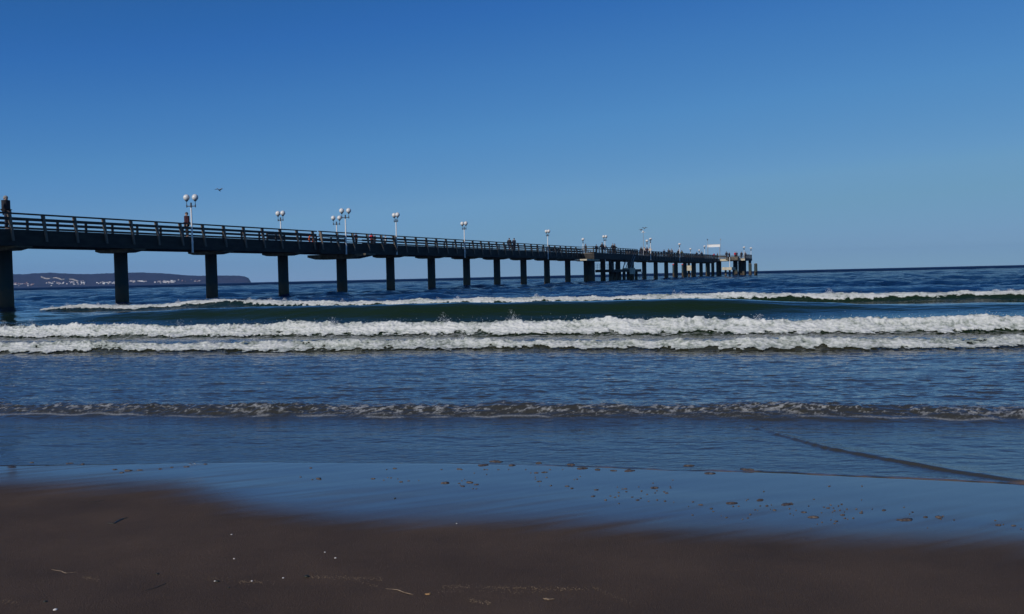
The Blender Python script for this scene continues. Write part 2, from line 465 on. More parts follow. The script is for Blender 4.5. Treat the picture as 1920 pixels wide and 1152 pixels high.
ng = nd(t, 'ShaderNodeTexNoise', Scale=110.0, Detail=5.0, Roughness=.75); t.links.new(tc.outputs['Object'], ng.inputs['Vector'])
nb = nd(t, 'ShaderNodeTexNoise', Scale=1.3, Detail=9.0, Roughness=.62); t.links.new(tc.outputs['Object'], nb.inputs['Vector'])
c1 = nd(t, 'ShaderNodeValToRGB'); c1.color_ramp.elements[0].color = (.038, .022, .012, 1); c1.color_ramp.elements[1].color = (.130, .080, .046, 1)
c1.color_ramp.elements[0].position = .3; c1.color_ramp.elements[1].position = .7
mi = nd(t, 'ShaderNodeMix', data_type='FLOAT'); mi.inputs[0].default_value = .45
t.links.new(nb.outputs['Fac'], mi.inputs[2]); t.links.new(ng.outputs['Fac'], mi.inputs[3]); t.links.new(mi.outputs[0], c1.inputs[0])
cw = nd(t, 'ShaderNodeMix', data_type='RGBA'); cw.inputs[7].default_value = (.06, .044, .034, 1)
t.links.new(at.outputs['Fac'], cw.inputs[0]); t.links.new(c1.outputs[0], cw.inputs[6])
t.links.new(cw.outputs[2], p.inputs['Base Color'])
p.inputs['Roughness'].default_value = .75
p.inputs['Specular IOR Level'].default_value = .25
bs = nd(t, 'ShaderNodeMath', operation='SUBTRACT'); bs.inputs[0].default_value = 1.0; t.links.new(at.outputs['Fac'], bs.inputs[1])
b = nd(t, 'ShaderNodeBump', Distance=.006); t.links.new(ng.outputs['Fac'], b.inputs['Height']); t.links.new(bs.outputs[0], b.inputs['Strength'])
t.links.new(b.outputs[0], p.inputs['Normal'])
p.inputs['Coat IOR'].default_value = 1.58
t.links.new(at.outputs['Fac'], p.inputs['Coat Weight'])
cr_ = nd(t, 'ShaderNodeMapRange'); cr_.inputs['To Min'].default_value = .35; cr_.inputs['To Max'].default_value = .04
t.links.new(at.outputs['Fac'], cr_.inputs['Value']); t.links.new(cr_.outputs[0], p.inputs['Coat Roughness'])
beach = grid_obj('beach_sand', Xs, Ys, Zs, M['sand'], attrs={'wet': wet})
tag(beach, 'dark brown beach sand with a wet shining strip at the water', None, None, 'structure')
# seabed under everything
mk('seabed', [(-14000, 40, -3), (14000, 40, -3), (14000, 6300, -3), (-14000, 6300, -3)], [(0, 1, 2, 3)], M['sand']); tag(bpy.data.objects['seabed'], kind='structure')

# ------------------------------------------------------------------ breaking foam
m, t, p = newmat('white foam'); M['foam'] = m
tc = nd(t, 'ShaderNodeTexCoord'); at = nd(t, 'ShaderNodeAttribute', attribute_name='thick')
nf = nd(t, 'ShaderNodeTexNoise', Scale=14.0, Detail=6.0, Roughness=.7); t.links.new(tc.outputs['Object'], nf.inputs['Vector'])
ma = nd(t, 'ShaderNodeMath', operation='MULTIPLY_ADD'); ma.inputs[1].default_value = .9; t.links.new(nf.outputs['Fac'], ma.inputs[0]); t.links.new(at.outputs['Fac'], ma.inputs[2])
cf = nd(t, 'ShaderNodeValToRGB'); e = cf.color_ramp.elements
e[0].position = .40; e[0].color = (.07, .09, .07, 1); e[1].position = 1.0; e[1].color = (.61, .62, .61, 1)
q = e.new(.60); q.color = (.27, .30, .27, 1); q = e.new(.78); q.color = (.50, .52, .50, 1)
t.links.new(ma.outputs[0], cf.inputs[0]); t.links.new(cf.outputs[0], p.inputs['Base Color'])
p.inputs['Roughness'].default_value = .55
b = nd(t, 'ShaderNodeBump', Strength=.45, Distance=.03); t.links.new(nf.outputs['Fac'], b.inputs['Height']); t.links.new(b.outputs[0], p.inputs['Normal'])

def foam_roll(name, label, w, x0, x1, d0, d1, step, amp, seed, cover, spray, spsize, plume, lo=None):
    xs = np.arange(x0, x1, step)
    ds = np.arange(d0 - .3, d1 + .3, step * .8)
    D, X = np.meshgrid(ds, xs, indexing='ij')
    yc = w['yc'](X)
    wob = .22 * noise(X / 1.3, X * 0, seed + 1) * abs(d0) + .26 * noise(X / .3, D * 2, seed + 2) * abs(d0) + .16 * noise(X / .09, D * 9, seed + 8) * abs(d0)
    top = d1 + .25 * noise(X / 1.7, X * 0, seed + 3) * (abs(d1) + .2)
    A = w['amp'](X)
    Y = yc + D
    H = sea_h(X, Y, np.full_like(X, step))
    s = D + 1.3 * H
    k = 1.0 / max(amp * 5, .05)
    n = billow(X * k, s * k, 4, seed, .6)
    n2 = fbm(X * k * 3, s * k * 3, 3, seed + 40, .6)
    n0 = fbm(X * .8, s * 1.5, 2, seed + 60)
    wet = sstep(D - (d0 + wob), -.02, .22 * abs(d0) + .05) * (1 - sstep(D - top, -.25, .05))
    thick = wet * (.55 + .45 * n + .35 * n2 + .5 * n0)
    off = amp * wet * (n * .8 + .35 * n2 + .35 + .8 * n0)
    jag = np.clip(noise(X / .21, s / .5, seed + 70), 0, 1) * .9 + np.clip(noise(X / .085, s / .22, seed + 71), 0, 1) * .7 + np.clip(noise(X / .75, s / 2, seed + 72), 0, 1) * .9
    off = off + amp * 1.7 * jag * wet * np.exp(-((D - d1 + .05) / (.45 * abs(d0))) ** 2)
    thick = thick - .42 * np.exp(-((D - d1) / .20) ** 2) + .25 * noise(X / .16, s / .35, seed + 73) - .3 * np.clip(noise(X / 2.3, s / .7, seed + 74), 0, 1) - (.16 if w is WD['inner'] else 0)
    msk = (wet > .02) & (thick + cover > .0 + .45 * (1 - wet))
    if lo is not None: msk &= (X + .8 * noise(X * .8, D * 2, seed + 9) > lo)
    Z = H + off * .8 + .004
    Yp = Y - off * .45 - wlean(X, Y, breakers(X, Y))
    o = grid_obj(name, X, Yp, Z, M['foam'], mask=msk, attrs={'thick': np.clip(thick * .50, -.3, .68)})
    tag(o, label, 'sea foam', None, 'stuff')
    # spray thrown up along the crest: small drops, some of them in plumes
    r = np.random.default_rng(seed + 5)
    n_ = spray
    px_ = r.uniform(x0, x1, n_); base = .5 + .5 * noise(px_ / 1.1, px_ * 0, seed + 7)
    hh = np.abs(r.normal(0, 1, n_)) * .045 * (1 + 1.5 * np.clip(base, 0, 1)) * plume
    pd = r.uniform(d0 * .5, d1 + .05, n_)
    npl = int((x1 - x0) / 3.0)
    for c in range(npl):
        cx = r.uniform(x0, x1); ht = r.uniform(.08, .42) * plume; cnt = int(r.uniform(50, 230))
        tt = r.uniform(0, 1, cnt) ** 2.2
        lean = r.uniform(-.4, .4)
        px_ = np.concatenate([px_, cx + lean * tt * ht + r.normal(0, .03 + .07 * (1 - tt), cnt)])
        hh = np.concatenate([hh, tt * ht]); pd = np.concatenate([pd, r.normal(0, .08, cnt)])
    if lo is not None:
        kq = px_ > lo; px_, hh, pd = px_[kq], hh[kq], pd[kq]
    py_ = w['yc'](px_) + pd
    hb_ = wlean(px_, py_, breakers(px_, py_))
    pz_ = sea_h(px_, py_, np.full_like(px_, step)) + amp * .9 + hh
    sz = spsize * r.uniform(.35, 1.1, len(px_)) ** 1.3 * (1 - .5 * np.clip(hh / .3, 0, 1))
    oc = np.array([(1, 0, 0), (-1, 0, 0), (0, 1, 0), (0, -1, 0), (0, 0, 1), (0, 0, -1)], float)
    of = np.array([(0, 2, 4), (2, 1, 4), (1, 3, 4), (3, 0, 4), (2, 0, 5), (1, 2, 5), (3, 1, 5), (0, 3, 5)])
    vs = (np.stack([px_, py_ - hb_, pz_], -1)[:, None, :] + oc[None] * sz[:, None, None]).reshape(-1, 3)
    fs = (of[None] + (np.arange(len(px_)) * 6)[:, None, None]).reshape(-1, 3)
    sp_ = mk(name + '_spray', vs.tolist(), fs.tolist(), M['spray'])
    sp_.name = 'spray'
    tag(sp_, label.replace('foam', 'spray drops above the foam', 1), 'spray', None, 'stuff')
M['spray'] = surf('spray', (.7, .71, .71), (.8, .8, .8), 5, .4)
foam_roll('breaker_foam', 'broken white foam of the wave nearest the beach', WD['inner'], -16, 16, -.68, .10, .02, .042, 301, -.10, 500, .006, .4)
foam_roll('breaker_foam', 'brightest widest band of foam, second row of surf from the beach', WD['mid'], -20, 20, -.92, .08, .024, .060, 331, -.04, 1200, .009, .7)
foam_roll('breaker_foam', 'thin foam on the farthest breaking wave by the pier pillars', WD['outer'], -33, 34, -.72, .15, .045, .055, 361, -.05, 700, .012, .5, lo=-28.6)

# flecks of brown foam left on the wet sand, and scum along the swash edge
m = surf('bubble scum', (.045, .036, .032), (.12, .092, .078), 60, .5, .002, 300); M['scum'] = m
FL = [(583,875,7),(598,898,14),(835,906,16),(880,905,15),(868,912,10),(893,909,10),(700,898,8),(752,904,8),(740,876,8),(860,877,10),(930,864,26),(905,870,22),(960,870,16),(1010,867,14),(1005,884,10),(1021,883,12),
(1011,903,9),(1033,911,5),(1064,912,8),(1072,916,6),(1082,899,5),(1118,919,8),(1112,931,9),(1173,917,7),(1226,915,14),(1250,925,8),(1195,938,7),(1136,938,6),(1203,921,5),(1247,940,6),(1232,938,4),(1160,924,4),(1160,930,4),
(1314,947,10),(1370,944,20),(1425,938,14),(1438,949,8),(1475,946,26),(1452,957,9),(1334,954,7),(1480,954,5),(1507,961,11),(1525,970,18),(1555,912,5),(1553,953,8),(1580,966,9),(1568,978,8),(1600,972,5),(1657,957,9),(1615,962,7),(1698,975,30),(1736,970,8),(1760,970,16),(1872,985,11),(1901,986,8),(1407,965,5),(1588,955,4),(1606,955,4),(1565,958,5),(1575,957,4),(1572,949,4),(1578,946,4),(1616,912,4),(1432,922,3),(1070,870,22),(1290,873,20),(1400,880,24),(1180,880,25),(350,873,12),(385,868,9),(240,880,14),(300,877,10),(215,878,9),(262,879,12),(322,874,9),(228,884,8),(130,867,12),(155,868,8),(60,866,7),(1330,885,22),(1090,876,20),(1120,878,14),(1150,880,12)]
rr_ = np.random.default_rng(77)
v = []; f = []
def patch(px, py, w, hz=.004):
    u, vv = ray(px, py)
    yy_ = (0.03 - CAMH) / vv
    for _ in range(4):
        yy_ = (float(sand_h(np.array(u * yy_), np.array(yy_))) + (.012 if py < 895 else 0) - CAMH) / vv
    X0 = u * yy_; sc = .85 * w * yy_ / F / 2
    n = 18; b0 = len(v)
    ph = rr_.uniform(0, 6.28, 5)
    ring = []
    for i in range(n):
        a = 2 * math.pi * i / n
        r = 1 + .3 * math.sin(2 * a + ph[0]) + .22 * math.sin(3 * a + ph[1]) + .18 * math.sin(5 * a + ph[2]) + .15 * math.sin(7 * a + ph[3])
        ring.append((r * math.cos(a) * sc, r * math.sin(a) * sc * .62 * (1 + .35 * math.sin(9 * a + ph[4]))))
    def zz(x, y_): return max(float(sand_h(np.array(x), np.array(y_))), float(sea_h(np.array([x]), np.array([y_]), np.array([.02]))[0])) 
    z0 = zz(X0, yy_)
    for s_, dz in ((1, -.002), (.85, hz * .8), (.4, hz * 1.2)):
        for a, b_ in ring: v.append((X0 + a * s_, yy_ + b_ * s_, z0 + dz + hz * .3 * rr_.uniform(-1, 1) * (s_ < 1)))
    v.append((X0, yy_, z0 + hz))
    for j in range(2):
        for i in range(n): f.append((b0 + j * n + i, b0 + j * n + (i + 1) % n, b0 + (j + 1) * n + (i + 1) % n, b0 + (j + 1) * n + i))
    for i in range(n): f.append((b0 + 2 * n + i, b0 + 2 * n + (i + 1) % n, b0 + 3 * n))
for a in FL: patch(*a, hz=.006 if a[2] > 12 else .004)
for i in range(110):
    c = FL[rr_.integers(0, 62)]
    patch(c[0] + rr_.normal(0, 30), max(878, c[1] + rr_.normal(0, 7)), rr_.uniform(2, 5), .003)
o = mk('foam_flecks', v, f, M['scum'], smooth=True)
tag(o, 'small brown flecks of foam scattered over the wet shining sand', 'sea foam', None, 'stuff')

# ------------------------------------------------------------------ pier
pier = empty('pier', tuple(pk(0)), PIER_ROT)      # local x runs out to sea, local -y is the side the camera sees
tag(pier, 'long dark pier on single round pillars running from the left out to sea', 'pier')
RT = 6.42          # top of the rail above the water
DT = RT - 1.12     # deck
GB = RT - 2.17     # underside of the girder
HWID = 1.95
def L(a, o, z): return Vector((a, -o, z))
K0, K1 = 3.6, 30.2
a0, a1 = lk(K0), lk(K1)
P2 = (lk(17.95), lk(20.75))                       # second platform
PA = (lk(10.12), lk(11.55))                       # first platform
# deck slab pieces
mb = MB(); mb.box(a0, a1, -HWID, HWID, DT - .12, DT); 
mb.box(PA[0], PA[1], HWID + .002, 4.3, DT - .12, DT - .003)
mb.box(P2[0], P2[1], HWID + .002, 4.5, DT - .12, DT - .003); mb.box(P2[0], P2[1], -4.5, -HWID - .002, DT - .12, DT - .003)
mb.build('deck', M['deck'], pier)
def girder(x0, x1, o0, o1, zt=None, zb=GB):
    g = MB(); y0, y1 = sorted((-o0, -o1)); g.box(x0, x1, y0, y1, zb, DT - .122 if zt is None else zt); return g
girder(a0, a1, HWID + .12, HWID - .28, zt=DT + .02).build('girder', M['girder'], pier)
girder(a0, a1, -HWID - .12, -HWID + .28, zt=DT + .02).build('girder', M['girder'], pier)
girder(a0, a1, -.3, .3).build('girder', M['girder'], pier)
girder(PA[0], PA[1], HWID + .45, HWID + .123, zt=DT + .03, zb=GB - .06).build('girder', M['girder'], pier)
girder(PA[0], PA[1], -4.3, -4.0, zt=DT + .03, zb=GB + .2).build('girder', M['girder'], pier)
girder(P2[0], P2[1], 4.55, 4.25, zt=DT + .03, zb=GB - .05).build('girder', M['girder'], pier)
girder(P2[0], P2[1], -4.55, -4.25, zt=DT + .03, zb=GB - .05).build('girder', M['girder'], pier)
for b0_, b1_, b2_, b3_ in ((P2[0] - .01, P2[0] + .3, -4.24, -2.1), (P2[0] - .01, P2[0] + .3, 2.1, 4.24), (P2[1] - .3, P2[1] + .01, -4.24, -2.1)):
    g = MB(); g.box(b0_, b1_, b2_, b3_, GB, DT - .13); g.build('edge_beam', M['girder'], pier)
# T-shaped head
H0, H1 = lk(30.2), lk(31.5)
mb = MB(); mb.box(H0 + .003, H1, -10, 8, DT - .14, DT); mb.build('deck', M['deck'], pier)
g = MB(); g.box(H0, H0 + .35, -10, -HWID - .14, GB + .35, DT - .142); g.build('girder', M['cream'], pier); g = MB(); g.box(H0, H0 + .35, HWID + .14, 8, GB + .35, DT - .142); g.build('girder', M['cream'], pier)  # shore-facing girders get the sunlit tone, the other head girders stay dark
g = MB(); g.box(H1 - .35, H1, -10, 8, GB + .35, DT - .142); g.build('girder', M['girder'], pier); g = MB(); g.box(H0 + .352, H1 - .352, -10, -9.6, GB + .35, DT - .142); g.build('girder', M['girder'], pier)

def crosshead(k, hw, half, drop):
    n = MB()
    a = lk(k); z1, zb = GB - .002, GB - drop
    prof = [(-hw, z1), (hw, z1), (hw, z1 - drop * .35), (hw * .45, zb), (-hw * .72, zb), (-hw, z1 - drop * .5)]
    prof = [(-o, z) for o, z in prof]
    vs = [(a - half, o, z) for o, z in prof] + [(a + half, o, z) for o, z in prof]
    m_ = len(prof)
    fs = [tuple(range(m_)), tuple(range(2 * m_ - 1, m_ - 1, -1))] + [(i, m_ + i, m_ + (i + 1) % m_, (i + 1) % m_) for i in range(m_)]
    n.add(vs, fs); return n.build('crosshead', M['cap'], pier)
def pillar(a, o, r, top, zb=-2.5, mat=None):
    n = MB(); rs = [(r, zb), (r, .6), (r * .985, 2.2), (r * .99, top)]
    n.lathe(rs, 20, (0, 0, 0)); ob = n.build('pillar', mat or M['pillar'], pier, True)
    ob.location = (a, -o, 0); return ob
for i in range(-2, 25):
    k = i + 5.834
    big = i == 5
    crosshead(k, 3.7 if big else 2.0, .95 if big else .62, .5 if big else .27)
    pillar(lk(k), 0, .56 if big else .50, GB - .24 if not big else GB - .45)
# second platform: extra pillars, low landing with stairs
for a, o, r in ((lk(18.15), 3.4, .55), (lk(19.3), 3.4, .5), (lk(20.55), 3.4, .5), (lk(20.9), 2.6, .35)):
    pillar(a, o, r, GB - .25)
n = MB(); n.box(lk(17.6), lk(18.3), -4.4, -2.2, GB - .32, GB - .06); n.build('crosshead', M['cream'], pier)  # cap end with sunlight put into its cream colour
LZ = 2.35
lo_ = MB(); lo_.box(lk(18.7), lk(20.6), -5.6, -2.2, LZ - .5, LZ); lo_.build('landing', M['girder'], pier)
lo_ = MB(); lo_.box(lk(19.75), lk(20.098), -5.75, -5.62, LZ - .95, LZ + .25); lo_.box(lk(19.75), lk(19.78), -5.6, -4.2, LZ + .01, LZ + .25); lo_.build('fender', M['cream'], pier)  # bright chunk, its sunlit look comes from the cream colour
for i in range(7): pillar(lk(18.78 + i * .28), 4.9, .30, LZ - .505)
st_ = MB()
for i in range(12):
    st_.box(lk(20.15) + i * .27, lk(20.15) + i * .27 + .26, -4.6, -3.6, DT - .35 - (12 - i) * .22 + .0, DT - .28 - (12 - i) * .22)
for o in (-4.62, -3.58):
    st_.tube((lk(20.15), o, DT - 3.0), (lk(20.15) + 3.3, o, DT - .35), .07, n=6)
    st_.tube((lk(20.15), o, DT - 2.0), (lk(20.15) + 3.3, o, DT + .65), .035, n=6)
st_.build('staircase', M['steel'], pier)
st_ = MB()
for i in range(9):
    a = lk(20.75) + i * .3; st_.box(a, a + .28, -4.9, -4.0, LZ - .1 - i * .2 - .06, LZ - .1 - i * .2)
for o in (-4.92, -3.98): st_.tube((lk(20.75), o, LZ), (lk(20.75) + 2.7, o, LZ - 1.9), .06, n=6)
st_.build('staircase', M['steel'], pier)
br = MB(); br.tube((lk(18.9), -4.3, GB), (lk(19.1), -4.3, LZ), .1, n=8); br.build('brace', M['dark'], pier); br = MB(); br.tube((lk(19.95), -4.3, GB), (lk(19.75), -4.3, LZ), .1, n=8); br.build('brace', M['dark'], pier)
rl = MB()
for i in range(9): rl.tube((lk(18.6 + i * .16), -2.4, LZ), (lk(18.6 + i * .16), -2.4, LZ + 1.05), .03, n=5)
for z in (.35, .7, 1.05): rl.tube((lk(18.6), -2.4, LZ + z), (lk(19.9), -2.4, LZ + z), .03, n=5)
rl.build('landing_rail', M['dark'], pier)
# head: piles, low landing, fenders
for a, o, r in ((30.3, -3.2, .4), (30.3, -1.4, .4), (30.35, .2, .4), (30.4, 1.6, .4), (31.0, -1.0, .45), (31.2, .8, .4), (30.5, -5.5, .4), (30.5, -7.3, .4), (30.5, 7.0, .38), (30.7, 7.9, .4), (31.0, 8.6, .42), (31.3, 9.6, .4), (31.4, 7.4, .4), (31.3, 5.6, .4), (30.9, 7.2, .38), (30.6, 6.2, .36), (30.6, 8.9, .4)):
    pillar(lk(a), o, r, GB + .34)
pillar(lk(29.7), 5.3, .28, 1.9, mat=M['cap']); pillar(lk(29.85), 6.2, .28, 1.9, mat=M['cap']); pillar(lk(30.0), 7.0, .28, 1.9, mat=M['cap'])
n = MB(); n.box(lk(29.5), lk(30.1), -7.4, -4.6, 1.9, 2.7); n.build('landing', M['cream'], pier)  # low landing, sunlit face put into its colour
n = MB(); n.box(lk(29.95), lk(30.198), -8.4, -4.9, DT - .5, DT + .45); n.build('ramp', M['cap'], pier)
n = MB(); n.tube((lk(29.8), -6.3, 2.6), (lk(29.8), -6.3, DT + .3), .09, n=8); n.tube((lk(29.8), -6.3, DT + .3), (lk(30.1), -6.3, DT + .3), .07, n=8); n.build('ladder_post', M['white'], pier)

# railings
def rail_run(p, q, name='handrail', far=False):
    """p, q: (a, o) ends of a run in pier coordinates"""
    out = []
    P, Q = Vector((p[0], -p[1], 0)), Vector((q[0], -q[1], 0))
    d = (Q - P); ln = d.length; d.normalize(); nn = Vector((d.y, -d.x, 0))
    T = Matrix(((d.x, nn.x, 0, P.x), (d.y, nn.y, 0, P.y), (0, 0, 1, 0), (0, 0, 0, 1)))
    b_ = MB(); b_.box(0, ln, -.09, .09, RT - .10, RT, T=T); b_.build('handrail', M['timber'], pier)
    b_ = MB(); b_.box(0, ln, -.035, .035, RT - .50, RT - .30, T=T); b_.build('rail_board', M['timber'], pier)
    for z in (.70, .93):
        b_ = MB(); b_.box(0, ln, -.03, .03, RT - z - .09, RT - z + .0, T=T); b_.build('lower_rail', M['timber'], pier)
RO = HWID + .02
rail_run((a0, RO), (PA[0], RO)); rail_run((PA[0], HWID + .32), (PA[1], HWID + .32)); rail_run((PA[1], RO), (P2[0], RO)); rail_run((P2[0], 4.4), (P2[1], 4.4)); rail_run((P2[1], RO), (H0, RO))
rail_run((P2[0], RO), (P2[0], 4.4))
rail_run((a0, -RO), (PA[0], -RO)); rail_run((PA[0], -4.15), (PA[1], -4.15)); rail_run((PA[1], -RO), (P2[0], -RO)); rail_run((P2[0], -4.4), (P2[1], -4.4)); rail_run((P2[1], -RO), (H0, -RO))
rail_run((H0 + .1, 9.9), (H1 - .1, 9.9)); rail_run((H1 - .1, -7.9), (H1 - .1, 9.8)); rail_run((H0 + .1, 2.1), (H0 + .1, 5.0)); rail_run((H0 + .1, -7.9), (H0 + .1, -2.2))
# posts: near side lean outward over the girder
def post_mb(a, o, out=True):
    n = MB(); s_ = 1 if o > 0 else -1
    w = .07
    def slab(z0, o0, z1, o1, t0, t1):
        vs = []
        for z, oc, tt in ((z0, o0, t0), (z1, o1, t1)):
            for da in (-w, w):
                for do in (-tt, tt): vs.append((a + da, -(oc + do) , z))
        n.add(vs, [(0, 1, 3, 2), (4, 6, 7, 5), (0, 4, 5, 1), (2, 3, 7, 6), (0, 2, 6, 4), (1, 5, 7, 3)])
    if out:
        slab(GB + .30, o + s_ * .30, RT - .102, o - s_ * .02, .05, .13)
    else:
        slab(DT, o, RT - .102, o, .07, .07)
    return n
near_posts = []
sp_ = 2.507
na = lk(ks(82, 440, RO)[0])
k_ = -int((na - a0) / sp_)
allp = []
while na + k_ * sp_ < H0 - .5:
    a = na + k_ * sp_; k_ += 1
    if PA[0] - .3 < a < PA[1] + .3 or P2[0] < a < P2[1]: continue
    allp.append((a, RO))
for i, (a, o) in enumerate(allp[:92]): post_mb(a, o).build('railing_post', M['post'], pier)
for i in range(6): post_mb(PA[0] + .08 + i * (PA[1] - PA[0] - .16) / 5, HWID + .47).build('railing_post', M['post'], pier)
rest = MB()
for a, o in allp[92:]:
    n = post_mb(a, o); rest.add(n.v, n.f)
def addp(a, o, out=False):
    n = post_mb(a, o, out); rest.add(n.v, n.f)
a = a0
while a < H0:
    if not (PA[0] < a < PA[1] or P2[0] < a < P2[1]): addp(a, -RO)
    a += sp_
for i in range(6): addp(PA[0] + .1 + i * 2.75, -4.15)
for i in range(18): addp(P2[0] + .1 + i * 1.6, -4.4); addp(P2[0] + .1 + i * 1.6, 4.4)
for i in range(8): addp(H0 + .2 + i * 1.75, 9.9)
for i in range(12): addp(H1 - .1, -7.9 + i * 1.6)
for i in range(4): addp(H0 + .1, -7.9 + i * 1.6)
a = P2[1] + 1.2
while a < H0:
    for q_ in (-RO, RO): addp(a, q_)
    a += 1.25
rp = rest.build('railing_post', M['timber'], pier); rp['kind'] = 'stuff'
# orange life ring and white box seen between the rails are things of their own
def life_ring(px, py, label, R=.33):
    k, z = ks(px, py, 1.6)
    n = MB()
    vs = []; fs = []; nu, nv_ = 24, 8
    for i in range(nu):
        for j in range(nv_):
            a, b_ = 2 * math.pi * i / nu, 2 * math.pi * j / nv_
            r = R + .075 * math.cos(b_)
            vs.append((r * math.cos(a), .075 * math.sin(b_), r * math.sin(a)))
    for i in range(nu):
        for j in range(nv_): fs.append((i * nv_ + j, ((i + 1) % nu) * nv_ + j, ((i + 1) % nu) * nv_ + (j + 1) % nv_, i * nv_ + (j + 1) % nv_))
    n.add(vs, fs)
    o = n.build('life_ring', M['ring'], None, True)
    o.location = pk(k, 1.75, z); o.rotation_euler = (0, 0, PIER_ROT)
    tag(o, label, 'life ring')
M['ring'] = surf('orange plastic', (.6, .09, .02), (.7, .13, .03), 3, .4)
life_ring(581, 449, 'orange life ring hanging on the pier railing left of the pair of tall lamps')

# ------------------------------------------------------------------ lamps
def make_lamp():
    root = empty('pier_lamp')
    n = MB(); n.tube((0, 0, 0), (0, 0, 0.86), .085, .08, 14); n.tube((0, 0, 0.86), (0, 0, 3.84), .075, .06, 14); n.lathe([(.1, 0.78), (.1, 0.96)], 14)
    n.build('pole', M['white'], root, False)
    n = MB(); n.tube((0, -.36, 3.78), (0, .36, 3.78), .035, n=8); n.tube((0, 0, 3.66), (0, 0, 4.06), .07, n=10)
    n.tube((0, -.36, 3.68), (0, -.36, 3.90), .05, n=8); n.tube((0, .36, 3.68), (0, .36, 3.90), .05, n=8)
    n.build('crossbar', M['dark'], root)
    for s_ in (-1, 1):
        n = MB(); n.tube((0, .36 * s_, 3.90), (0, .36 * s_, 4.18), .025, n=8); n.lathe([(.05, 4.16), (.12, 4.22), (.13, 4.26)], 12, (0, .36 * s_, 0))
        hd = n.build('lamp_holder', M['dark'], root)
        n = MB(); R = .255
        n.lathe([(max(.02, R * math.sin(math.pi * j / 14)), 4.49 - R * math.cos(math.pi * j / 14)) for j in range(15)], 24, (0, .36 * s_, 0))
        n.build('globe', M['globe'], root, True)
    return root
LAMP = make_lamp()
GT = 4.75                # height of the globe tops above the lamp foot
def place_lamp(px, py, o, label, turn=0.0, first=[True], hgt=None):
    k, z = ks(px, py, o)
    r = LAMP if first[0] else copy_tree(LAMP)
    first[0] = False
    zt = z if hgt is None else hgt
    r.location = pk(k, o, zt - GT)
    r.rotation_euler = (0, 0, PIER_ROT + turn)
    tag(r, label, 'street lamp', 'double globe lamps along the pier')
    return k
nr = HWID + .22
NRL = nr
lamps = [
 (357.5, 364.5, NRL, 'double globe lamp leftmost on the pier, beside a walker in a dark red jacket', 0.35),
 (525.5, 395.5, -4.1, 'double globe lamp on the far side of the pier, second from the left', -.16),
 (630.5, 404.5, -4.1, 'shorter looking lamp of the close pair, on the far side of the pier', .35),
 (647, 390.5, NRL + .35, 'taller lamp of the close pair, near side above the thick crosshead', .4),
 (742, 399, NRL + .35, 'double globe lamp right of the close pair, globes nearly overlapping', -.47),
 (870, 415.5, NRL, 'double globe lamp standing alone left of the two walkers leaning together', -.40),
 (1026.5, 430.8, NRL, 'double globe lamp standing alone right of the two walkers leaning together', -.63),
 (1093, 446.5, -4.3, 'lamp showing as a single globe left of the platform with the low landing', -1.1),
 (1134, 441, 4.45, 'double globe lamp above the group on the second platform', -.61),
 (1213, 449.5, 1.9, 'lower lamp of the two just right of the tall mast', -1.1),
 (1219.5, 446.3, 4.3, 'higher lamp of the two just right of the tall mast', -1.1),
 (1274, 456, NRL, 'lamp standing alone between two groups halfway along the far section', -1.1),
 (1294.5, 465.5, -7.6, 'faint small lamp, first of two low ones behind the far section', -1.1),
 (1311, 468, -7.7, 'faint small lamp, second of two low ones behind the far section', -1.1),
 (1321, 460.5, -3.5, 'small lamp just left of the white portal sign', -1.1),
 (1395, 462.5, 7.0, 'left lamp of the two at the outermost end of the pier', -1.1),
 (1408, 464, 9.6, 'right lamp of the two at the outermost end of the pier, at the very corner', -1.1),
]
for px, py, o, lab, tr in lamps: place_lamp(px, py, o, lab, tr)
# tall mast with a cross yard
k, z = ks(1206, 436, 3.9)
root = empty('signal_mast', tuple(pk(k, 3.9, DT)), PIER_ROT)
n = MB(); n.tube((0, 0, 0), (0, 0, z - DT), .07, .045, 8); n.build('pole', M['steel'], root)
n = MB(); n.tube((-.1, -.5, z - DT), (.1, .5, z - DT), .04, n=6); n.lathe([(.05, z - DT), (.2, z - DT + .08), (.2, z - DT + .3), (.05, z - DT + .36)], 10); n.build('head', M['white'], root)
tag(root, 'thin mast taller than the lamps above the second platform', 'mast')
# portal sign
k = ks(1338.5, 500, 0)[0]
zt = ks(1338.5, 458.5, 0)[1]
root = empty('portal_sign', tuple(pk(k, 0, DT)), PIER_ROT)
for s_ in (-1, 1):
    n = MB(); n.tube((0, 1.75 * s_, 0), (0, 1.75 * s_, zt - DT - .2), .09, n=8); n.build('leg', M['steel'], root)
n = MB(); n.box(-.1, .1, -1.95, 1.95, zt - DT - .85, zt - DT - .1); n.build('board', M['white'], root)
n = MB(); n.box(-.13, .13, -2.0, 2.0, zt - DT - .1, zt - DT - .02); n.build('board_edge', M['steel'], root)
tag(root, 'white sign board on two posts spanning the pier near its end', 'sign')
for px, py, lab in ((1326.5, 449, 'slim flagpole with dark top rising left of the white portal sign'), (1351, 448.5, 'bare slim flagpole rising right of the white portal sign')):
    k, z = ks(px, py, 1.7 if px > 1340 else -1.7)
    r = empty('flagpole', tuple(pk(k, 1.7 if px > 1340 else -1.7, DT)), PIER_ROT)
    n = MB(); n.tube((0, 0, 0), (0, 0, z - DT), .05, .035, 8); n.build('pole', M['steel'], r)
    n = MB(); n.lathe([(.05, z - DT - .35), (.18, z - DT - .2), (.16, z - DT - .02), (.03, z - DT + .1)], 10); n.build('finial', M['dark'] if px < 1340 else M['steel'], r)
    tag(r, lab, 'flagpole')
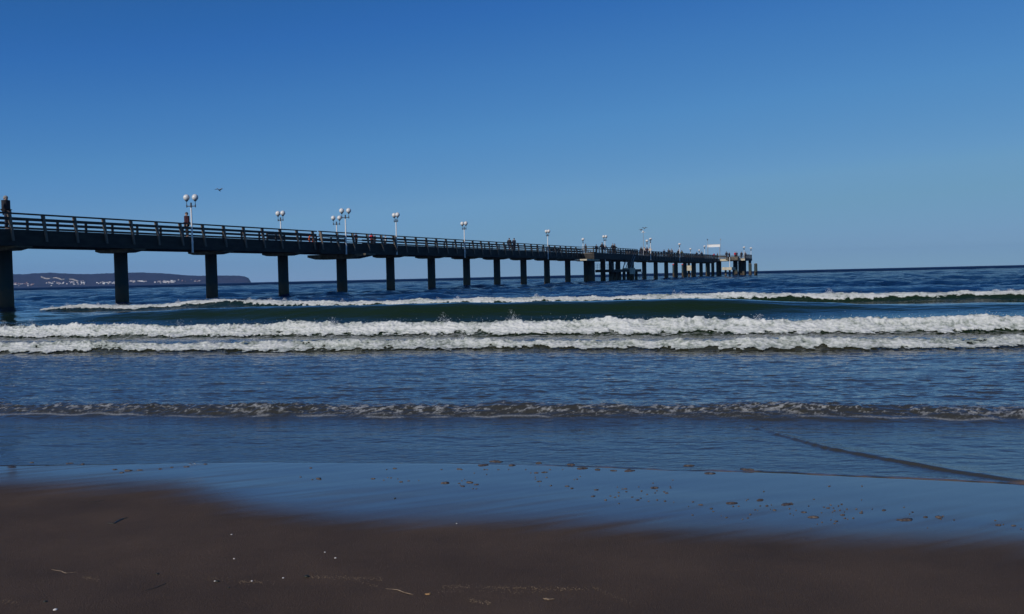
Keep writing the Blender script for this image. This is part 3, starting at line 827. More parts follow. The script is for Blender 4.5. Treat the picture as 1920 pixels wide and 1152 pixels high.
# mooring piles behind the far section with red tops, lone dolphins beyond the end
def dolphin(px, ptop, o, r, lab, cap=None, grp=None):
    k, zt = ks(px, ptop, o)
    root = empty('mooring_pile', tuple(pk(k, o, 0)), 0)
    n = MB(); n.lathe([(r, -2), (r, zt * .5), (r * .97, zt)], 16); n.build('shaft', M['pillar'], root, True)
    n = MB(); n.lathe([(r * 1.02, zt + .001), (r * 1.05, zt + .12), (r * .6, zt + .3)], 16); n.build('cap', cap or M['cap'], root)
    tag(root, lab, 'mooring pile', grp)
dolphin(1417, 496, 12.0, .48, 'lone mooring pile standing free beyond the outermost corner of the pier')
dolphin(1406.5, 496, 11.2, .45, 'mooring pile just in front of the outermost corner of the pier')
dolphin(1263, 497, -6, .35, 'left one of the two red topped piles behind the pier', M['red'])
dolphin(1280, 497, -7, .35, 'right one of the two red topped piles behind the pier', M['red'])
k, z = ks(1292, 506, -7)
root = empty('mooring_platform', tuple(pk(k, -7, 0)), PIER_ROT)
n = MB(); n.box(-1.3, 1.3, -1.6, 1.6, z - .3, z + 1.0); n.box(-.9, .9, -1.2, 1.2, z + 1.0, z + 1.25); n.build('platform', M['cream'], root)  # platform in the same sunlit tone
for sa_ in (-.8, .8):
    for sb in (-1, 1): n = MB(); n.tube((sa_, sb, -2), (sa_, sb, z - .3), .22, n=10); n.build('pile', M['pillar'], root)
tag(root, 'small cream coloured platform on piles behind the far section', 'platform')

# ------------------------------------------------------------------ people
def skin(name, joints, bones, mat, parent, sub=1, root=0):
    """joints: name -> (x, y, z, radius); bones: pairs; a continuous skinned surface"""
    names = list(joints); ix = {n_: i for i, n_ in enumerate(names)}
    me = bpy.data.meshes.new(name)
    me.from_pydata([joints[n_][:3] for n_ in names], [(ix[a], ix[b]) for a, b in bones], [])
    o = bpy.data.objects.new('tmp', me); C.objects.link(o)
    md = o.modifiers.new('s', 'SKIN'); md.use_smooth_shade = True
    for i, n_ in enumerate(names):
        r = joints[n_][3]; rr = (r, joints[n_][4]) if len(joints[n_]) > 4 else (r, r)
        me.skin_vertices[0].data[i].radius = rr
        me.skin_vertices[0].data[i].use_root = (i == root)
    sb = o.modifiers.new('d', 'SUBSURF'); sb.levels = sub; sb.render_levels = sub
    bpy.context.view_layer.update()
    dg = bpy.context.evaluated_depsgraph_get()
    m2 = bpy.data.meshes.new_from_object(o.evaluated_get(dg))
    bpy.data.objects.remove(o); bpy.data.meshes.remove(me)
    m2.materials.clear(); m2.materials.append(mat)
    m2.polygons.foreach_set('use_smooth', [True] * len(m2.polygons))
    ob = bpy.data.objects.new(name, m2); C.objects.link(ob); ob.parent = parent
    return ob
def body_joints(pose):
    J = dict(pelvis=(0, 0, .95, .13, .10), waist=(0, .01, 1.10, .125, .095), chest=(0, .01, 1.30, .15, .11), neckb=(0, .01, 1.46, .07), neck=(0, .0, 1.52, .052), head=(0, -.01, 1.60, .078, .088), crown=(0, .0, 1.71, .07, .08))
    for s_, n_ in ((1, 'r'), (-1, 'l')):
        J['sh' + n_] = (.17 * s_, .01, 1.42, .062)
        ex, ey, ez = pose.get('el' + n_, (.24, .03, 1.16)); hx, hy, hz = pose.get('ha' + n_, (.24, -.06, .93))
        J['el' + n_] = (ex * s_, ey, ez, .043); J['wr' + n_] = (hx * s_, hy, hz, .03)
        d = Vector((hx * s_ - ex * s_, hy - ey, hz - ez)).normalized()
        J['pa' + n_] = (hx * s_ + d.x * .07, hy + d.y * .07, hz + d.z * .07, .034, .022)
        for q_, (sd, ln_) in enumerate(((-.03, .075), (-.01, .088), (.01, .083), (.03, .066))):
            J['f%d%s' % (q_, n_)] = (hx * s_ + d.x * (.08 + ln_) - .015 * s_, hy + d.y * (.08 + ln_) + sd, hz + d.z * (.08 + ln_), .0085)
        J['th' + n_] = (hx * s_ + d.x * .08, hy + d.y * .08 - .055, hz + d.z * .08, .010)
        J['hip' + n_] = (.09 * s_, 0, .90, .095)
        kx, ky, kz = pose.get('kn' + n_, (.10, -.01, .50)); ax, ay, az = pose.get('an' + n_, (.10, .03, .09))
        J['kn' + n_] = (kx * s_, ky, kz, .062); J['an' + n_] = (ax * s_, ay, az, .04)
        J['toe' + n_] = (ax * s_, ay - .15, az - .045, .036)
    J['nose'] = (0, -.105, 1.60, .014); J['earr'] = (.088, .0, 1.605, .018); J['earl'] = (-.088, .0, 1.605, .018)
    B = [('pelvis', 'waist'), ('waist', 'chest'), ('chest', 'neckb'), ('neckb', 'neck'), ('neck', 'head'), ('head', 'crown'), ('head', 'nose'), ('head', 'earr'), ('head', 'earl')]
    for n_ in 'rl':
        B += [('neckb', 'sh' + n_), ('sh' + n_, 'el' + n_), ('el' + n_, 'wr' + n_), ('wr' + n_, 'pa' + n_), ('wr' + n_, 'th' + n_), ('pelvis', 'hip' + n_), ('hip' + n_, 'kn' + n_), ('kn' + n_, 'an' + n_), ('an' + n_, 'toe' + n_)]
        B += [('pa' + n_, 'f%d%s' % (q_, n_)) for q_ in range(4)]
    return J, B
def make_person(pose, jacket, trousers, hair, hat=False, loose=1.0, sub=1):
    root = empty('person')
    J, B = body_joints(pose)
    skin('body', J, B, M['skin'], root, sub + 1)
    g = lambda n_, r: (*J[n_][:3], r)
    jj = dict(chest=(0, .01, 1.28, .185 * loose, .14 * loose), waist=(0, .01, 1.08, .17 * loose, .13 * loose), hem=(0, 0, .84, .19 * loose, .145 * loose), col=(0, .01, 1.47, .095, .085))
    jb = [('chest', 'waist'), ('waist', 'hem'), ('chest', 'col')]
    for n_ in 'rl':
        jj['sh' + n_] = g('sh' + n_, .09); jj['el' + n_] = g('el' + n_, .066); jj['wr' + n_] = g('wr' + n_, .052)
        jb += [('col', 'sh' + n_), ('sh' + n_, 'el' + n_), ('el' + n_, 'wr' + n_)]
    skin('jacket', jj, jb, jacket, root, sub)
    tj = dict(pelvis=(0, 0, .93, .15, .12)); tb = []
    for n_ in 'rl':
        tj['hip' + n_] = g('hip' + n_, .11); tj['kn' + n_] = g('kn' + n_, .083); tj['an' + n_] = (J['an' + n_][0], J['an' + n_][1], J['an' + n_][2] + .03, .066)
        tb += [('pelvis', 'hip' + n_), ('hip' + n_, 'kn' + n_), ('kn' + n_, 'an' + n_)]
    skin('trousers', tj, tb, trousers, root, sub)
    for n_ in 'rl':
        a = J['an' + n_]
        skin('shoe', dict(a=(a[0], a[1] + .02, .07, .055), b=(a[0], a[1] - .09, .05, .05, .045), c=(a[0], a[1] - .18, .04, .042, .035)), [('a', 'b'), ('b', 'c')], M['dark'], root, sub)
    # hair or hat: half shell over the head
    n = MB(); prof = []
    vs = []; fs = []; nu, nv_ = 16, 8
    for j in range(nv_ + 1):
        ph = math.pi * .5 * j / nv_ * 1.35
        for i in range(nu):
            a = 2 * math.pi * i / nu
            back = max(0, math.sin(a))           # +y is the back of the head
            r = (.100 if not hat else .108) * (1 + .03 * math.sin(5 * a + 3 * j))
            p_ = ph * (.72 + .38 * back)
            vs.append((r * math.sin(p_) * math.cos(a), .008 + r * 1.12 * math.sin(p_) * math.sin(a), 1.665 + r * 1.15 * math.cos(p_)))
    for j in range(nv_):
        for i in range(nu): fs.append((j * nu + i, (j + 1) * nu + i, (j + 1) * nu + (i + 1) % nu, j * nu + (i + 1) % nu))
    n.add(vs, fs); n.build('cap' if hat else 'hair', hair, root, True)
    for s_ in (-1, 1):
        n = MB(); n.lathe([(.002, -.008), (.008, 0), (.002, .008)], 8, (.032 * s_, -.088, 1.635)); n.build('eye', M['dark'], root)
    n = MB(); n.box(-.024, .024, -.094, -.080, 1.553, 1.562); n.build('mouth', M['lip'], root)
    return root
M['skin'] = surf('skin', (.42, .26, .19), (.5, .32, .24), 8, .6)
M['lip'] = surf('lips', (.35, .13, .1), (.38, .15, .12), 8, .5)
cl = {}
for nme, c in dict(black=(.014, .013, .016), navy=(.012, .017, .035), darkred=(.032, .006, .011), red=(.5, .02, .03), brown=(.06, .035, .025), grey=(.09, .09, .10), cream=(.5, .42, .32), olive=(.05, .055, .03), blonde=(.3, .22, .12), greyhair=(.22, .21, .2), pink=(.5, .12, .16), white=(.65, .65, .65)).items():
    cl[nme] = surf(nme + ' cloth', c, tuple(min(1, x * 1.5) for x in c), 12, .9, .002)
stand = dict()
walk = dict(knr=(.09, -.16, .50), anr=(.09, -.20, .10), knl=(.09, .04, .50), anl=(.09, .24, .13), elr=(.25, .12, 1.18), har=(.24, .10, .95), ell=(.25, -.06, 1.17), hal=(.23, -.22, .98))
lean = dict(elr=(.25, -.12, 1.17), har=(.14, -.36, 1.13), ell=(.25, -.12, 1.17), hal=(.14, -.36, 1.13))
pocket = dict(elr=(.30, .06, 1.16), har=(.20, -.10, 1.00), ell=(.30, .06, 1.16), hal=(.20, -.10, 1.00))
def put_person(r, px, o, rz, label, hscale=1.0, deck=DT, group=None, py=None):
    k, z = ks(px, py if py else 440, o)
    r.location = pk(k, o, deck); r.rotation_euler = (0, 0, rz); r.scale = (hscale,) * 3
    tag(r, label, 'person', group)
# nearest two
pA = make_person(pocket, cl['black'], cl['navy'], cl['greyhair'], hat=True, loose=1.6)
put_person(pA, 12, 1.35, math.radians(100), 'person in bulky black jacket and grey cap behind the rail, at the left picture edge', 1.27, py=400)
pB = make_person(stand, cl['darkred'], cl['black'], cl['brown'], loose=1.4)
put_person(pB, 350.5, 1.1, math.radians(-50), 'person in a dark red jacket walking beside the leftmost lamp', 1.18, py=425)
# prototypes for the rest
protos = [make_person(walk, cl['black'], cl['navy'], cl['brown'], sub=0), make_person(lean, cl['navy'], cl['black'], cl['black'], sub=0), make_person(pocket, cl['grey'], cl['black'], cl['greyhair'], sub=0)]
def far_person(i, jacket, px, o, rz, label, hs=1.0, first=[set()], hair=None, py=455, deck=DT):
    if i not in first[0]: first[0].add(i); r = protos[i]
    else: r = copy_tree(protos[i])
    for ch in r.children:
        nm = ch.name.split('.')[0]
        if nm == 'jacket':
            ch.material_slots[0].link = 'OBJECT'; ch.material_slots[0].material = cl[jacket]
        if nm in ('hair',) and hair:
            ch.material_slots[0].link = 'OBJECT'; ch.material_slots[0].material = cl[hair]
    put_person(r, px, o, rz, label, hs, deck, 'people walking on the pier', py)
FP = [
 (0, 'black', 955, 1.0, 2.7, 'left one of the two dark walkers leaning together on the middle of the pier', 1.06, None),
 (1, 'navy', 964, 1.0, -2.4, 'right one of the two dark walkers leaning together on the middle of the pier', 1.08, None),
 (2, 'darkred', 668, .9, 1.0, 'crouching dark figure low behind the rail right of the pair of tall lamps', .72, 'brown'),
 (2, 'red', 697, .9, .6, 'child in a bright red jacket behind the rail right of the pair of tall lamps', .74, 'brown'),
 (0, 'black', 703, .7, -1.2, 'child in black next to the child in bright red', .70, 'black'),
 (2, 'white', 723, .9, 2.0, 'child in a white jacket behind the rail, left of the lamp with overlapping globes', .66, 'blonde'),
 (2, 'black', 1098, 1.2, 2.0, 'dark figure just right of the lamp that shows one globe', 1.0, 'brown'),
 (0, 'navy', 1118, 3.0, 2.5, 'hunched dark figure at the left of the second platform', .92, 'black'),
 (1, 'black', 1129, 3.4, -2.3, 'tall dark walker left under the platform lamp', 1.15, 'black'),
 (0, 'darkred', 1134, 3.6, 2.6, 'person in dark red with light face right under the platform lamp', 1.0, 'brown'),
 (2, 'black', 1149, 3.7, .4, 'left one of two figures standing close together right of the platform lamp', 1.1, 'brown'),
 (1, 'brown', 1152.5, 3.7, 1.4, 'right one of two figures standing close together right of the platform lamp', 1.1, 'black'),
 (0, 'black', 1202, 3.2, 2.4, 'dark figure at the foot of the tall mast, leftmost of its group', 1.0, 'black'),
 (2, 'cream', 1208, 3.6, .2, 'person in a cream jacket beside the tall mast', 1.0, 'blonde'),
 (1, 'darkred', 1213, 3.2, .9, 'person in dark red between the tall mast and the cream jackets', 1.05, 'brown'),
 (2, 'cream', 1218.5, 3.0, -.6, 'rightmost person of the mast group, in a cream jacket', 1.08, 'brown'),
 (0, 'navy', 1245, 1.2, 2.6, 'single dark walker left of the far trio', 1.0, 'black'),
 (1, 'black', 1253.5, 1.2, 2.6, 'left walker of the far pair before the lone far lamp', 1.14, 'black'),
 (0, 'grey', 1259, 1.2, -.6, 'right walker of the far pair, in grey, before the lone far lamp', 1.16, 'brown'),
 (2, 'black', 1272, 1.2, .5, 'dark figure directly under the lone far lamp', 1.16, 'brown'),
 (0, 'olive', 1278, 1.2, 2.5, 'figure in olive just right of the lone far lamp', 1.08, 'black'),
 (1, 'black', 1306, 1.2, 2.5, 'left one of two distant figures between the lone far lamp and the portal sign', 1.0, 'black'),
 (0, 'navy', 1315, 1.2, -.8, 'right one of two distant figures between the lone far lamp and the portal sign', 1.1, 'black'),
 (2, 'red', 1338.5, .6, .5, 'person in a red jacket directly under the portal sign', 1.0, 'brown'),
 (2, 'olive', 1345, .6, 1.5, 'person in olive beside the right post of the portal sign', 1.05, 'brown'),
 (0, 'black', 1362, 5.5, 2.5, 'leftmost figure on the pier head, in black', 1.15, 'black'),
 (2, 'darkred', 1367, 6.0, .5, 'figure in dark red next to the leftmost one on the pier head', 1.0, 'brown'),
 (2, 'red', 1378, 7.0, .5, 'person in a bright red jacket in the middle of the pier head', 1.12, 'brown'),
 (1, 'navy', 1381, 6.6, -.5, 'dark figure touching the bright red jacket on the pier head', 1.15, 'black'),
 (0, 'black', 1390, 8.0, 2.5, 'dark figure left of the two outermost lamps', 1.15, 'black'),
 (1, 'grey', 1397, 8.6, .6, 'grey figure below the left of the two outermost lamps', 1.15, 'brown'),
]
for i, jc, px, o, rz, lab, hs, hr in FP: far_person(i, jc, px, o, rz, lab, hs, hair=hr)

# ------------------------------------------------------------------ gulls
def gull(px, py, dist, span, lab, roll_, rz):
    u, v_ = ray(px, py)
    root = empty('gull', (u * dist, dist, CAMH + v_ * dist), rz)
    root.rotation_euler = (0, roll_, rz)
    vs = []; fs = []; n = MB()
    # body along x
    prof = [(-.24, .012), (-.16, .045), (-.04, .068), (.08, .06), (.15, .04), (.20, .042), (.24, .03), (.30, .006)]
    for x_, r in prof:
        for i in range(8): a = 2 * math.pi * i / 8; vs.append((x_, r * math.cos(a), r * .9 * math.sin(a)))
    for j in range(len(prof) - 1):
        for i in range(8): fs.append((j * 8 + i, j * 8 + (i + 1) % 8, (j + 1) * 8 + (i + 1) % 8, (j + 1) * 8 + i))
    fs.append(tuple(range(7, -1, -1)))
    n.add(vs, fs)
    n.add([(-.2, -.04, .01), (-.2, .04, .01), (-.38, .08, .01), (-.38, -.08, .01), (-.3, 0, .02), (-.3, 0, -.005)], [(0, 1, 4), (1, 2, 4), (2, 3, 4), (3, 0, 4), (1, 0, 5), (2, 1, 5), (3, 2, 5), (0, 3, 5)])
    n.build('body', M['gull'], root, True)
    for s_ in (-1, 1):
        w = MB(); secs = [(.03, .12, -.08, .03), (.18, .13, -.07, .14), (.36, .10, -.06, .20), (.55, .02, -.10, .15), (.70, -.10, -.14, .04)]
        vs = []
        for yy_, xf, xb, z in secs:
            yy_ *= span / 1.4; z *= span / 1.2
            vs += [(xf, s_ * yy_, z), ((xf + xb) / 2, s_ * yy_, z + .018), (xb, s_ * yy_, z), ((xf + xb) / 2, s_ * yy_, z - .006)]
        fs = []
        for j in range(4):
            for i in range(4): fs.append((j * 4 + i, j * 4 + (i + 1) % 4, (j + 1) * 4 + (i + 1) % 4, (j + 1) * 4 + i))
        fs += [(0, 1, 2, 3), (19, 18, 17, 16)]
        w.add(vs, fs); w.build('wing', M['gull'], root, True)
    tag(root, lab, 'gull')
M['gull'] = surf('grey plumage', (.10, .11, .13), (.22, .23, .25), 9, .8)
gull(411, 357, 112, 1.25, 'dark gull gliding in the open sky right of the leftmost lamp', .5, 1.2)
gull(1202, 432, 190, 1.6, 'small gull hovering just left above the tall mast', -.3, .4)
gull(1209, 428.5, 192, 1.4, 'small gull hovering just right above the tall mast', .8, 2.0)

# ------------------------------------------------------------------ shells, weed and grooves on the sand
def on_sand(px, py, extra=0):
    u, v_ = ray(px, py); d = 1.45 / -v_
    for _ in range(5): d = (float(sand_h(np.array(u * d), np.array(d))) + extra - CAMH) / v_
    return Vector((u * d, d, float(sand_h(np.array(u * d), np.array(d)))))
M['shell'] = surf('bleached shell', (.55, .5, .44), (.75, .72, .66), 60, .5)
def shell(px, py, size, lab, rz, up=True):
    p0 = on_sand(px, py)
    n = MB(); vs = []; fs = []; nr_, na_ = 6, 18
    for j in range(nr_ + 1):
        r = j / nr_
        for i in range(na_):
            a = 2 * math.pi * i / na_
            rib = 1 + .05 * math.cos(9 * a) * r
            x_ = r * rib * math.cos(a) * (1.0 if math.cos(a) > 0 else .85); y_ = r * rib * math.sin(a) * .82
            vs.append((x_ * size, y_ * size, size * .55 * (1 - r ** 2) ** .6 if r < 1 else -.001))
    for j in range(nr_):
        for i in range(na_): fs.append((j * na_ + i, (j + 1) * na_ + i, (j + 1) * na_ + (i + 1) % na_, j * na_ + (i + 1) % na_))
    n.add(vs, fs); o = n.build('seashell', M['shell'], None, True)
    o.location = p0; o.rotation_euler = (random.uniform(-.3, .3), random.uniform(-.3, .3), rz)
    tag(o, lab, 'seashell')
for a in [(103, 1144, .011, 'largest white shell at the bottom left corner of the sand', .4), (434, 1003, .007, 'small white shell on dark sand, higher of the two at left centre', 1.2), (439, 1048, .006, 'small dull shell below the higher white one at left centre', 2.2),
          (609, 1036, .006, 'dull small shell left of the bright one near the middle', .2), (629, 1047, .0075, 'bright white shell near the middle of the sand', 2.9), (472, 1090, .006, 'shell lying among crumbs of pale grit at lower left', 1.9),
          (531, 1084, .006, 'shell right of the pale grit line at lower left', .9), (856, 982, .005, 'tiny white shell on the edge of the shining wet sand', .9), (403, 1090, .006, 'small shell left of the dark pebble and grit at lower left', 2.4)]:
    shell(*a)
M['weed'] = surf('seaweed', (.010, .012, .006), (.02, .022, .01), 20, .5)
M['grit'] = surf('pale grit', (.16, .11, .07), (.26, .19, .12), 60, .9)
def strand(name, pts, r, mat, lab, cat, kind=None, flat=.5):
    P = [on_sand(*q_) for q_ in pts]
    n = MB(); vs = []; fs = []; m_ = 8
    path = []
    for i in range(len(P) - 1):
        for s_ in range(6): path.append(P[i].lerp(P[i + 1], s_ / 6))
    path.append(P[-1])
    for i, c in enumerate(path):
        t_ = i / (len(path) - 1); rr = r * (.25 + .75 * math.sin(math.pi * min(1, max(0, t_))) ** .6) * random.uniform(.7, 1.25)
        d = (path[min(i + 1, len(path) - 1)] - path[max(i - 1, 0)]).normalized(); sd = Vector((-d.y, d.x, 0))
        c = c + sd * random.uniform(-.3, .3) * r
        for j in range(m_):
            a = 2 * math.pi * j / m_; vs.append(c + sd * math.cos(a) * rr + Vector((0, 0, math.sin(a) * rr * flat)))
    for i in range(len(path) - 1):
        for j in range(m_): fs.append((i * m_ + j, i * m_ + (j + 1) % m_, (i + 1) * m_ + (j + 1) % m_, (i + 1) * m_ + j))
    n.add(vs, fs); o = n.build(name, mat, None, True); tag(o, lab, cat, None, kind)
strand('seaweed', [(202, 981), (213, 982), (222, 977), (230, 973), (241, 971)], .009, M['weed'], 'dark ragged strand of seaweed on the sand at left', 'seaweed')
strand('seaweed', [(165, 942), (180, 941), (198, 938)], .004, M['weed'], 'short thin strand of seaweed near the wet edge at left', 'seaweed')
strand('twig', [(272, 1108), (290, 1103), (312, 1094)], .003, M['weed'], 'thin dark twig lying on the sand below the seaweed', 'twig')
strand('twig', [(96, 1068), (115, 1071), (124, 1075), (145, 1073)], .004, M['grit'], 'pale curved twig on the sand at lower left', 'twig')
strand('twig', [(722, 1104), (745, 1106), (762, 1112), (775, 1115)], .0035, M['grit'], 'pale twig at the bottom centre of the sand', 'twig')
strand('leaf', [(797, 1114), (803, 1115), (808, 1112)], .008, surf('dry leaf', (.25, .13, .05), (.35, .2, .08), 30, .8), 'small curled brown leaf right of the pale twig at bottom centre', 'leaf')
strand('leaf', [(1018, 1122), (1028, 1124), (1040, 1123)], .007, M['grit'], 'flat pale leaf on the sand right of the bottom centre', 'leaf')
for px, py, s_, lab in ((575, 1082, .012, 'dark pebble in front of the pale grit line at lower centre'), (408, 1091, .009, 'dark pebble beside a small shell at lower left'), (429, 1103, .006, 'tiny dark pebble on its own at lower left'), (740.5, 935, .008, 'dark pebble on the shining wet sand, centre'), (295, 1077, .008, 'dark pebble right of the pale curved twig'), (85, 1129, .009, 'dark pebble above the largest white shell')):
    p0 = on_sand(px, py); bm = bmesh.new(); bmesh.ops.create_icosphere(bm, subdivisions=2, radius=s_)
    for v_ in bm.verts: v_.co *= random.uniform(.88, 1.1); v_.co.z *= .5
    me = bpy.data.meshes.new('pebble'); bm.to_mesh(me); bm.free(); me.materials.append(M['weed']); me.polygons.foreach_set('use_smooth', [True] * len(me.polygons))
    o = bpy.data.objects.new('pebble', me); C.objects.link(o); o.location = p0 + Vector((0, 0, s_ * .2)); tag(o, lab, 'pebble')
# lines of coarse grit
vs = []; fs = []
oc = [(1, 0, 0), (-1, 0, 0), (0, 1, 0), (0, -1, 0), (0, 0, .7), (0, 0, -.7)]; of = [(0, 2, 4), (2, 1, 4), (1, 3, 4), (3, 0, 4), (2, 0, 5), (1, 2, 5), (3, 1, 5), (0, 3, 5)]
for (xa, ya, xb, yb_, cnt, sz) in ((580, 1081, 720, 1086, 150, .0019), (450, 1092, 495, 1092, 60, .002), (830, 1100, 1105, 1106, 260, .0019), (880, 1126, 920, 1132, 60, .0022), (1110, 1100, 1180, 1130, 60, .0016), (155, 1083, 185, 1087, 40, .0018), (0, 1128, 35, 1130, 40, .0018), (640, 1082, 710, 1100, 60, .0016), (330, 1080, 520, 1094, 60, .0014), (820, 1108, 1020, 1112, 90, .0015), (0, 1010, 1920, 1150, 1500, .0010)):
    for i in range(cnt):
        f_ = random.random(); spread = 2.0 if cnt < 500 else 45
        px = xa + (xb - xa) * f_ + random.gauss(0, 1.5); py = ya + (yb_ - ya) * f_ + random.gauss(0, spread)
        if py < 1005: continue
        p0 = on_sand(px, py); s_ = sz * random.uniform(.5, 1.5); b0 = len(vs)
        vs += [(p0.x + a * s_, p0.y + b_ * s_, p0.z + .0005 + c * s_) for a, b_, c in oc]; fs += [tuple(i_ + b0 for i_ in q_) for q_ in of]
o = mk('grit', vs, fs, M['grit']); tag(o, 'lines of pale coarse grit and shell crumbs on the dark sand', 'grit', None, 'stuff')

# ------------------------------------------------------------------ far coast and town
CD = 4500.0
def cpx(px, py, dist=CD):
    u, v_ = ray(px, py); return u * dist, v_ * dist
top = [(-260, 520), (-120, 516), (-40, 513), (0, 512.5), (40, 513), (90, 510), (120, 511.5), (170, 513), (215, 511), (262, 510), (300, 511), (345, 515), (375, 516.5), (420, 516.3), (448, 516.8), (458, 518.5), (466, 521.5), (469, 526.5), (470.5, 529.2)]
txs = []; tzs = []
for px, py in top:
    x_, dz = cpx(px, py); txs.append(x_); tzs.append(max(0, dz + CAMH))
xs = np.linspace(txs[0], txs[-1], 420)
hs = np.interp(xs, txs, tzs)
vr = np.linspace(0, 1, 26)
VV, XX = np.meshgrid(vr, xs, indexing='ij')
depth = 700 * VV
env = np.sin(np.clip(VV / .45, 0, 1) * math.pi / 2) ** .8
steep = sstep(XX, txs[-1] - 160, txs[-1] - 40)
env = env * (1 - steep) + steep * np.clip(VV * 8, 0, 1) ** .5
HH = hs[None, :] * env * (1 + .05 * fbm(XX / 160, depth / 120, 4, 401)) - 1.0 * (VV == 0) + 3.0 * fbm(XX / 26, depth / 26, 3, 411) * (hs[None, :] > 12)
m, t, p = newmat('haze tinted wooded hills')
tc = nd(t, 'ShaderNodeTexCoord'); nz = nd(t, 'ShaderNodeTexNoise', Scale=.02, Detail=8.0, Roughness=.7); t.links.new(tc.outputs['Object'], nz.inputs['Vector'])
cr = nd(t, 'ShaderNodeValToRGB'); e = cr.color_ramp.elements; e[0].position = .3; e[0].color = (.012, .013, .030, 1); e[1].position = .75; e[1].color = (.036, .031, .062, 1)  # bluish tint of far haze is put into the hill colour
t.links.new(nz.outputs['Fac'], cr.inputs[0]); t.links.new(cr.outputs[0], p.inputs['Base Color']); p.inputs['Roughness'].default_value = 1
p.inputs['Specular IOR Level'].default_value = 0
hills = grid_obj('hills', XX * (1 + depth / CD), CD + depth + .0 * XX, np.maximum(HH, -1), m)
tag(hills, 'low wooded headland on the far shore', None, None, 'structure')
# bare chalk slopes above the town
M['chalk'] = surf('bare pale slope', (.25, .22, .18), (.42, .38, .32), .05, .95)
def hill_z(x, yd):
    h = np.interp(x, txs, tzs); v_ = yd / 700; return h * math.sin(min(1, v_ / .45) * math.pi / 2) ** .8
def solve_hill(px, py):
    """distance behind the coast line where the pixel meets the hill"""
    for yd in range(2, 320, 4):
        x_, dz = cpx(px, py, CD + yd)
        if dz + CAMH <= hill_z(x_, yd): return x_, yd, hill_z(x_, yd)
    return x_, 40, hill_z(x_, 40)
def slope(pts, w, name, lab):
    vs = []; fs = []
    n_ = len(pts); 
    for i, (px, py) in enumerate(pts):
        ww = w * random.uniform(.6, 1.3)
        xc, yd, zc = solve_hill(px, py)
        dz = ww * CD / F
        vs += [(xc, CD + yd - 12, zc - dz), (xc + random.uniform(-4, 4), CD + yd - 9, zc + dz), (xc, CD + yd + 25, zc - dz * .2)]
    for i in range(n_ - 1): a = i * 3; fs += [(a, a + 3, a + 4, a + 1), (a + 1, a + 4, a + 5, a + 2), (a, a + 2, a + 5, a + 3)]
    fs += [(0, 1, 2), (3 * n_ - 3, 3 * n_ - 1, 3 * n_ - 2)]
    o = mk(name, vs, fs, M['chalk']); tag(o, lab, 'chalk slope')
slope([(78, 519.5), (83, 521), (88, 522.6), (95, 522.8), (101, 521.5), (107, 521), (112, 522.5), (118, 524.5), (123, 524)], 1.0, 'chalk_slope', 'longer pale bare streak high above the white town')
slope([(127, 527), (131, 524), (137, 524), (142, 526), (149, 528)], 1.2, 'chalk_slope', 'shorter pale bare streak just above the white town')
slope([(443, 528.3), (447, 525.5), (451, 527.8)], 1.4, 'chalk_slope', 'pale chalk cliff near the tip of the far headland')
# houses
def house_mesh(w, d, h, rf, wall, roof):
    n = MB(); n.box(-w / 2, w / 2, -d / 2, d / 2, 0, h, 0)
    r = h + rf; e_ = .4
    n.add([(-w / 2 - e_, -d / 2 - e_, h), (w / 2 + e_, -d / 2 - e_, h), (w / 2 + e_, d / 2 + e_, h), (-w / 2 - e_, d / 2 + e_, h), (-w / 2 - e_, 0, r), (w / 2 + e_, 0, r)], [(0, 1, 5, 4), (2, 3, 4, 5), (1, 2, 5), (3, 0, 4), (0, 3, 2, 1)], 1)
    o = n.build('house', [wall, roof]); return o
M['hwall'] = surf('house plaster', (.6, .57, .52), (.8, .78, .74), .3, .9)
M['hwall2'] = surf('brick house wall', (.28, .17, .13), (.4, .26, .2), .3, .9)
M['roof1'] = surf('red roof tiles', (.22, .09, .07), (.3, .13, .1), 1, .9)
M['roof2'] = surf('grey flat roof', (.2, .2, .21), (.3, .3, .31), 1, .9)
hp = [house_mesh(9, 8, 5.5, 2.5, M['hwall'], M['roof1']), house_mesh(16, 9, 8, 1.5, M['hwall'], M['roof2']), house_mesh(8, 8, 5, 3, M['hwall2'], M['roof1'])]
rh = random.Random(5)
HL = []
for i in range(30): HL.append((rh.uniform(24, 66), rh.gauss(533.3, 1.2), rh.choice((0, 2, 2))))
for i in range(42): HL.append((rh.uniform(84, 165), rh.gauss(531.5, 1.8), rh.choice((0, 0, 1))))
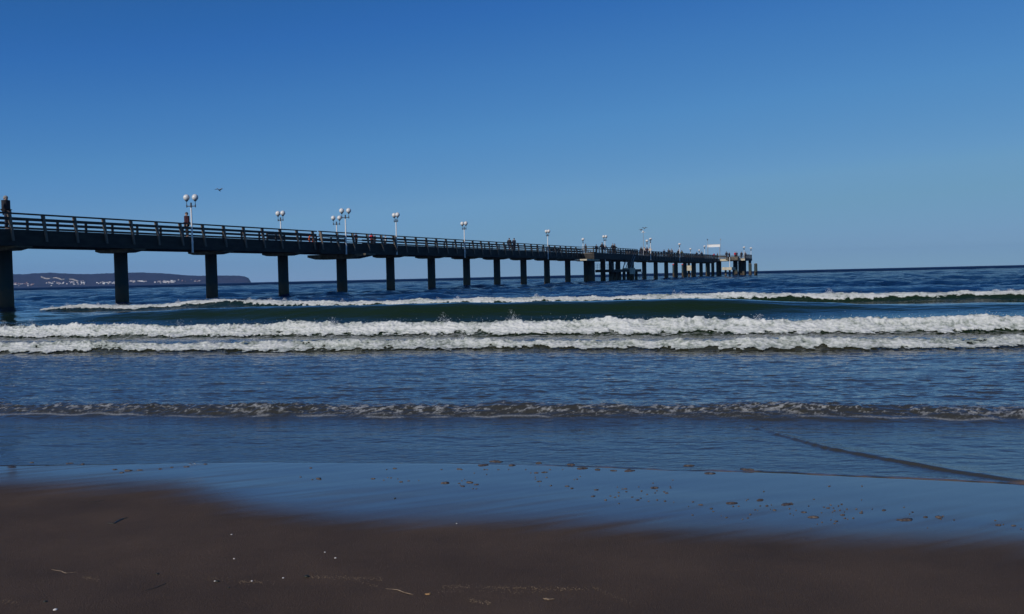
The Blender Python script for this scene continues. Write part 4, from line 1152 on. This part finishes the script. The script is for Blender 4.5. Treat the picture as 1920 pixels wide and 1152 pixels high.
for i in range(22): HL.append((rh.uniform(183, 217), rh.gauss(531.5, 1.0), rh.choice((0, 1))))
for i in range(14): HL.append((rh.uniform(243, 276), rh.gauss(528.3, .5), rh.choice((0, 1, 2))))
for i in range(34): HL.append((rh.uniform(291, 328), rh.gauss(529.0, 1.3), rh.choice((0, 1))))
for i in range(10): HL.append((rh.uniform(330, 384), rh.gauss(526.5, 1.0), rh.choice((0, 2))))
for i in range(18): HL.append((rh.uniform(-120, 22), rh.gauss(533, 1.5), rh.choice((0, 2, 1))))
HL += [(430, 525.3, 0)]
for i, (px, py, ty) in enumerate(HL):
    hz_ = 529 - (px - 475) * .0226
    x_, yd, z_ = solve_hill(px, min(py, hz_ - 1))
    if i < 3: pass
    o = hp[ty] if hp[ty] is not None and hp[ty].get('used') is None else hp[ty].copy()
    if hp[ty].get('used') is None: hp[ty]['used'] = 1
    else: C.objects.link(o)
    o.location = (x_, CD + yd - 4, z_ - 1); o.rotation_euler = (0, 0, rh.uniform(-.5, .5)); s_ = rh.uniform(.35, .8); o.scale = (s_, s_, s_)
    lab, grp = [('tiny white house with red roof in the town on the far shore', 'white houses of the far town'), ('tiny long pale building with grey roof in the town on the far shore', 'long pale buildings of the far town'), ('tiny reddish house in the town on the far shore', 'reddish houses of the far town')][ty]
    tag(o, lab, 'house', grp)
for o in list(bpy.data.objects):
    if 'used' in o: del o['used']

# ------------------------------------------------------------------ haze
HAZE = True
if HAZE:
    n = MB(); n.box(-15000, 15000, -60, 6500, -8, 140)
    m = bpy.data.materials.new('haze'); m.use_nodes = True; t = m.node_tree
    for nn_ in list(t.nodes):
        if nn_.type == 'BSDF_PRINCIPLED': t.nodes.remove(nn_)
    vv_ = t.nodes.new('ShaderNodeVolumePrincipled'); vv_.inputs['Density'].default_value = 7e-5; vv_.inputs['Color'].default_value = (.33, .58, 1, 1)
    t.links.new(vv_.outputs[0], t.nodes['Material Output'].inputs['Volume'])
    hz = n.build('haze', m); tag(hz, kind='stuff')
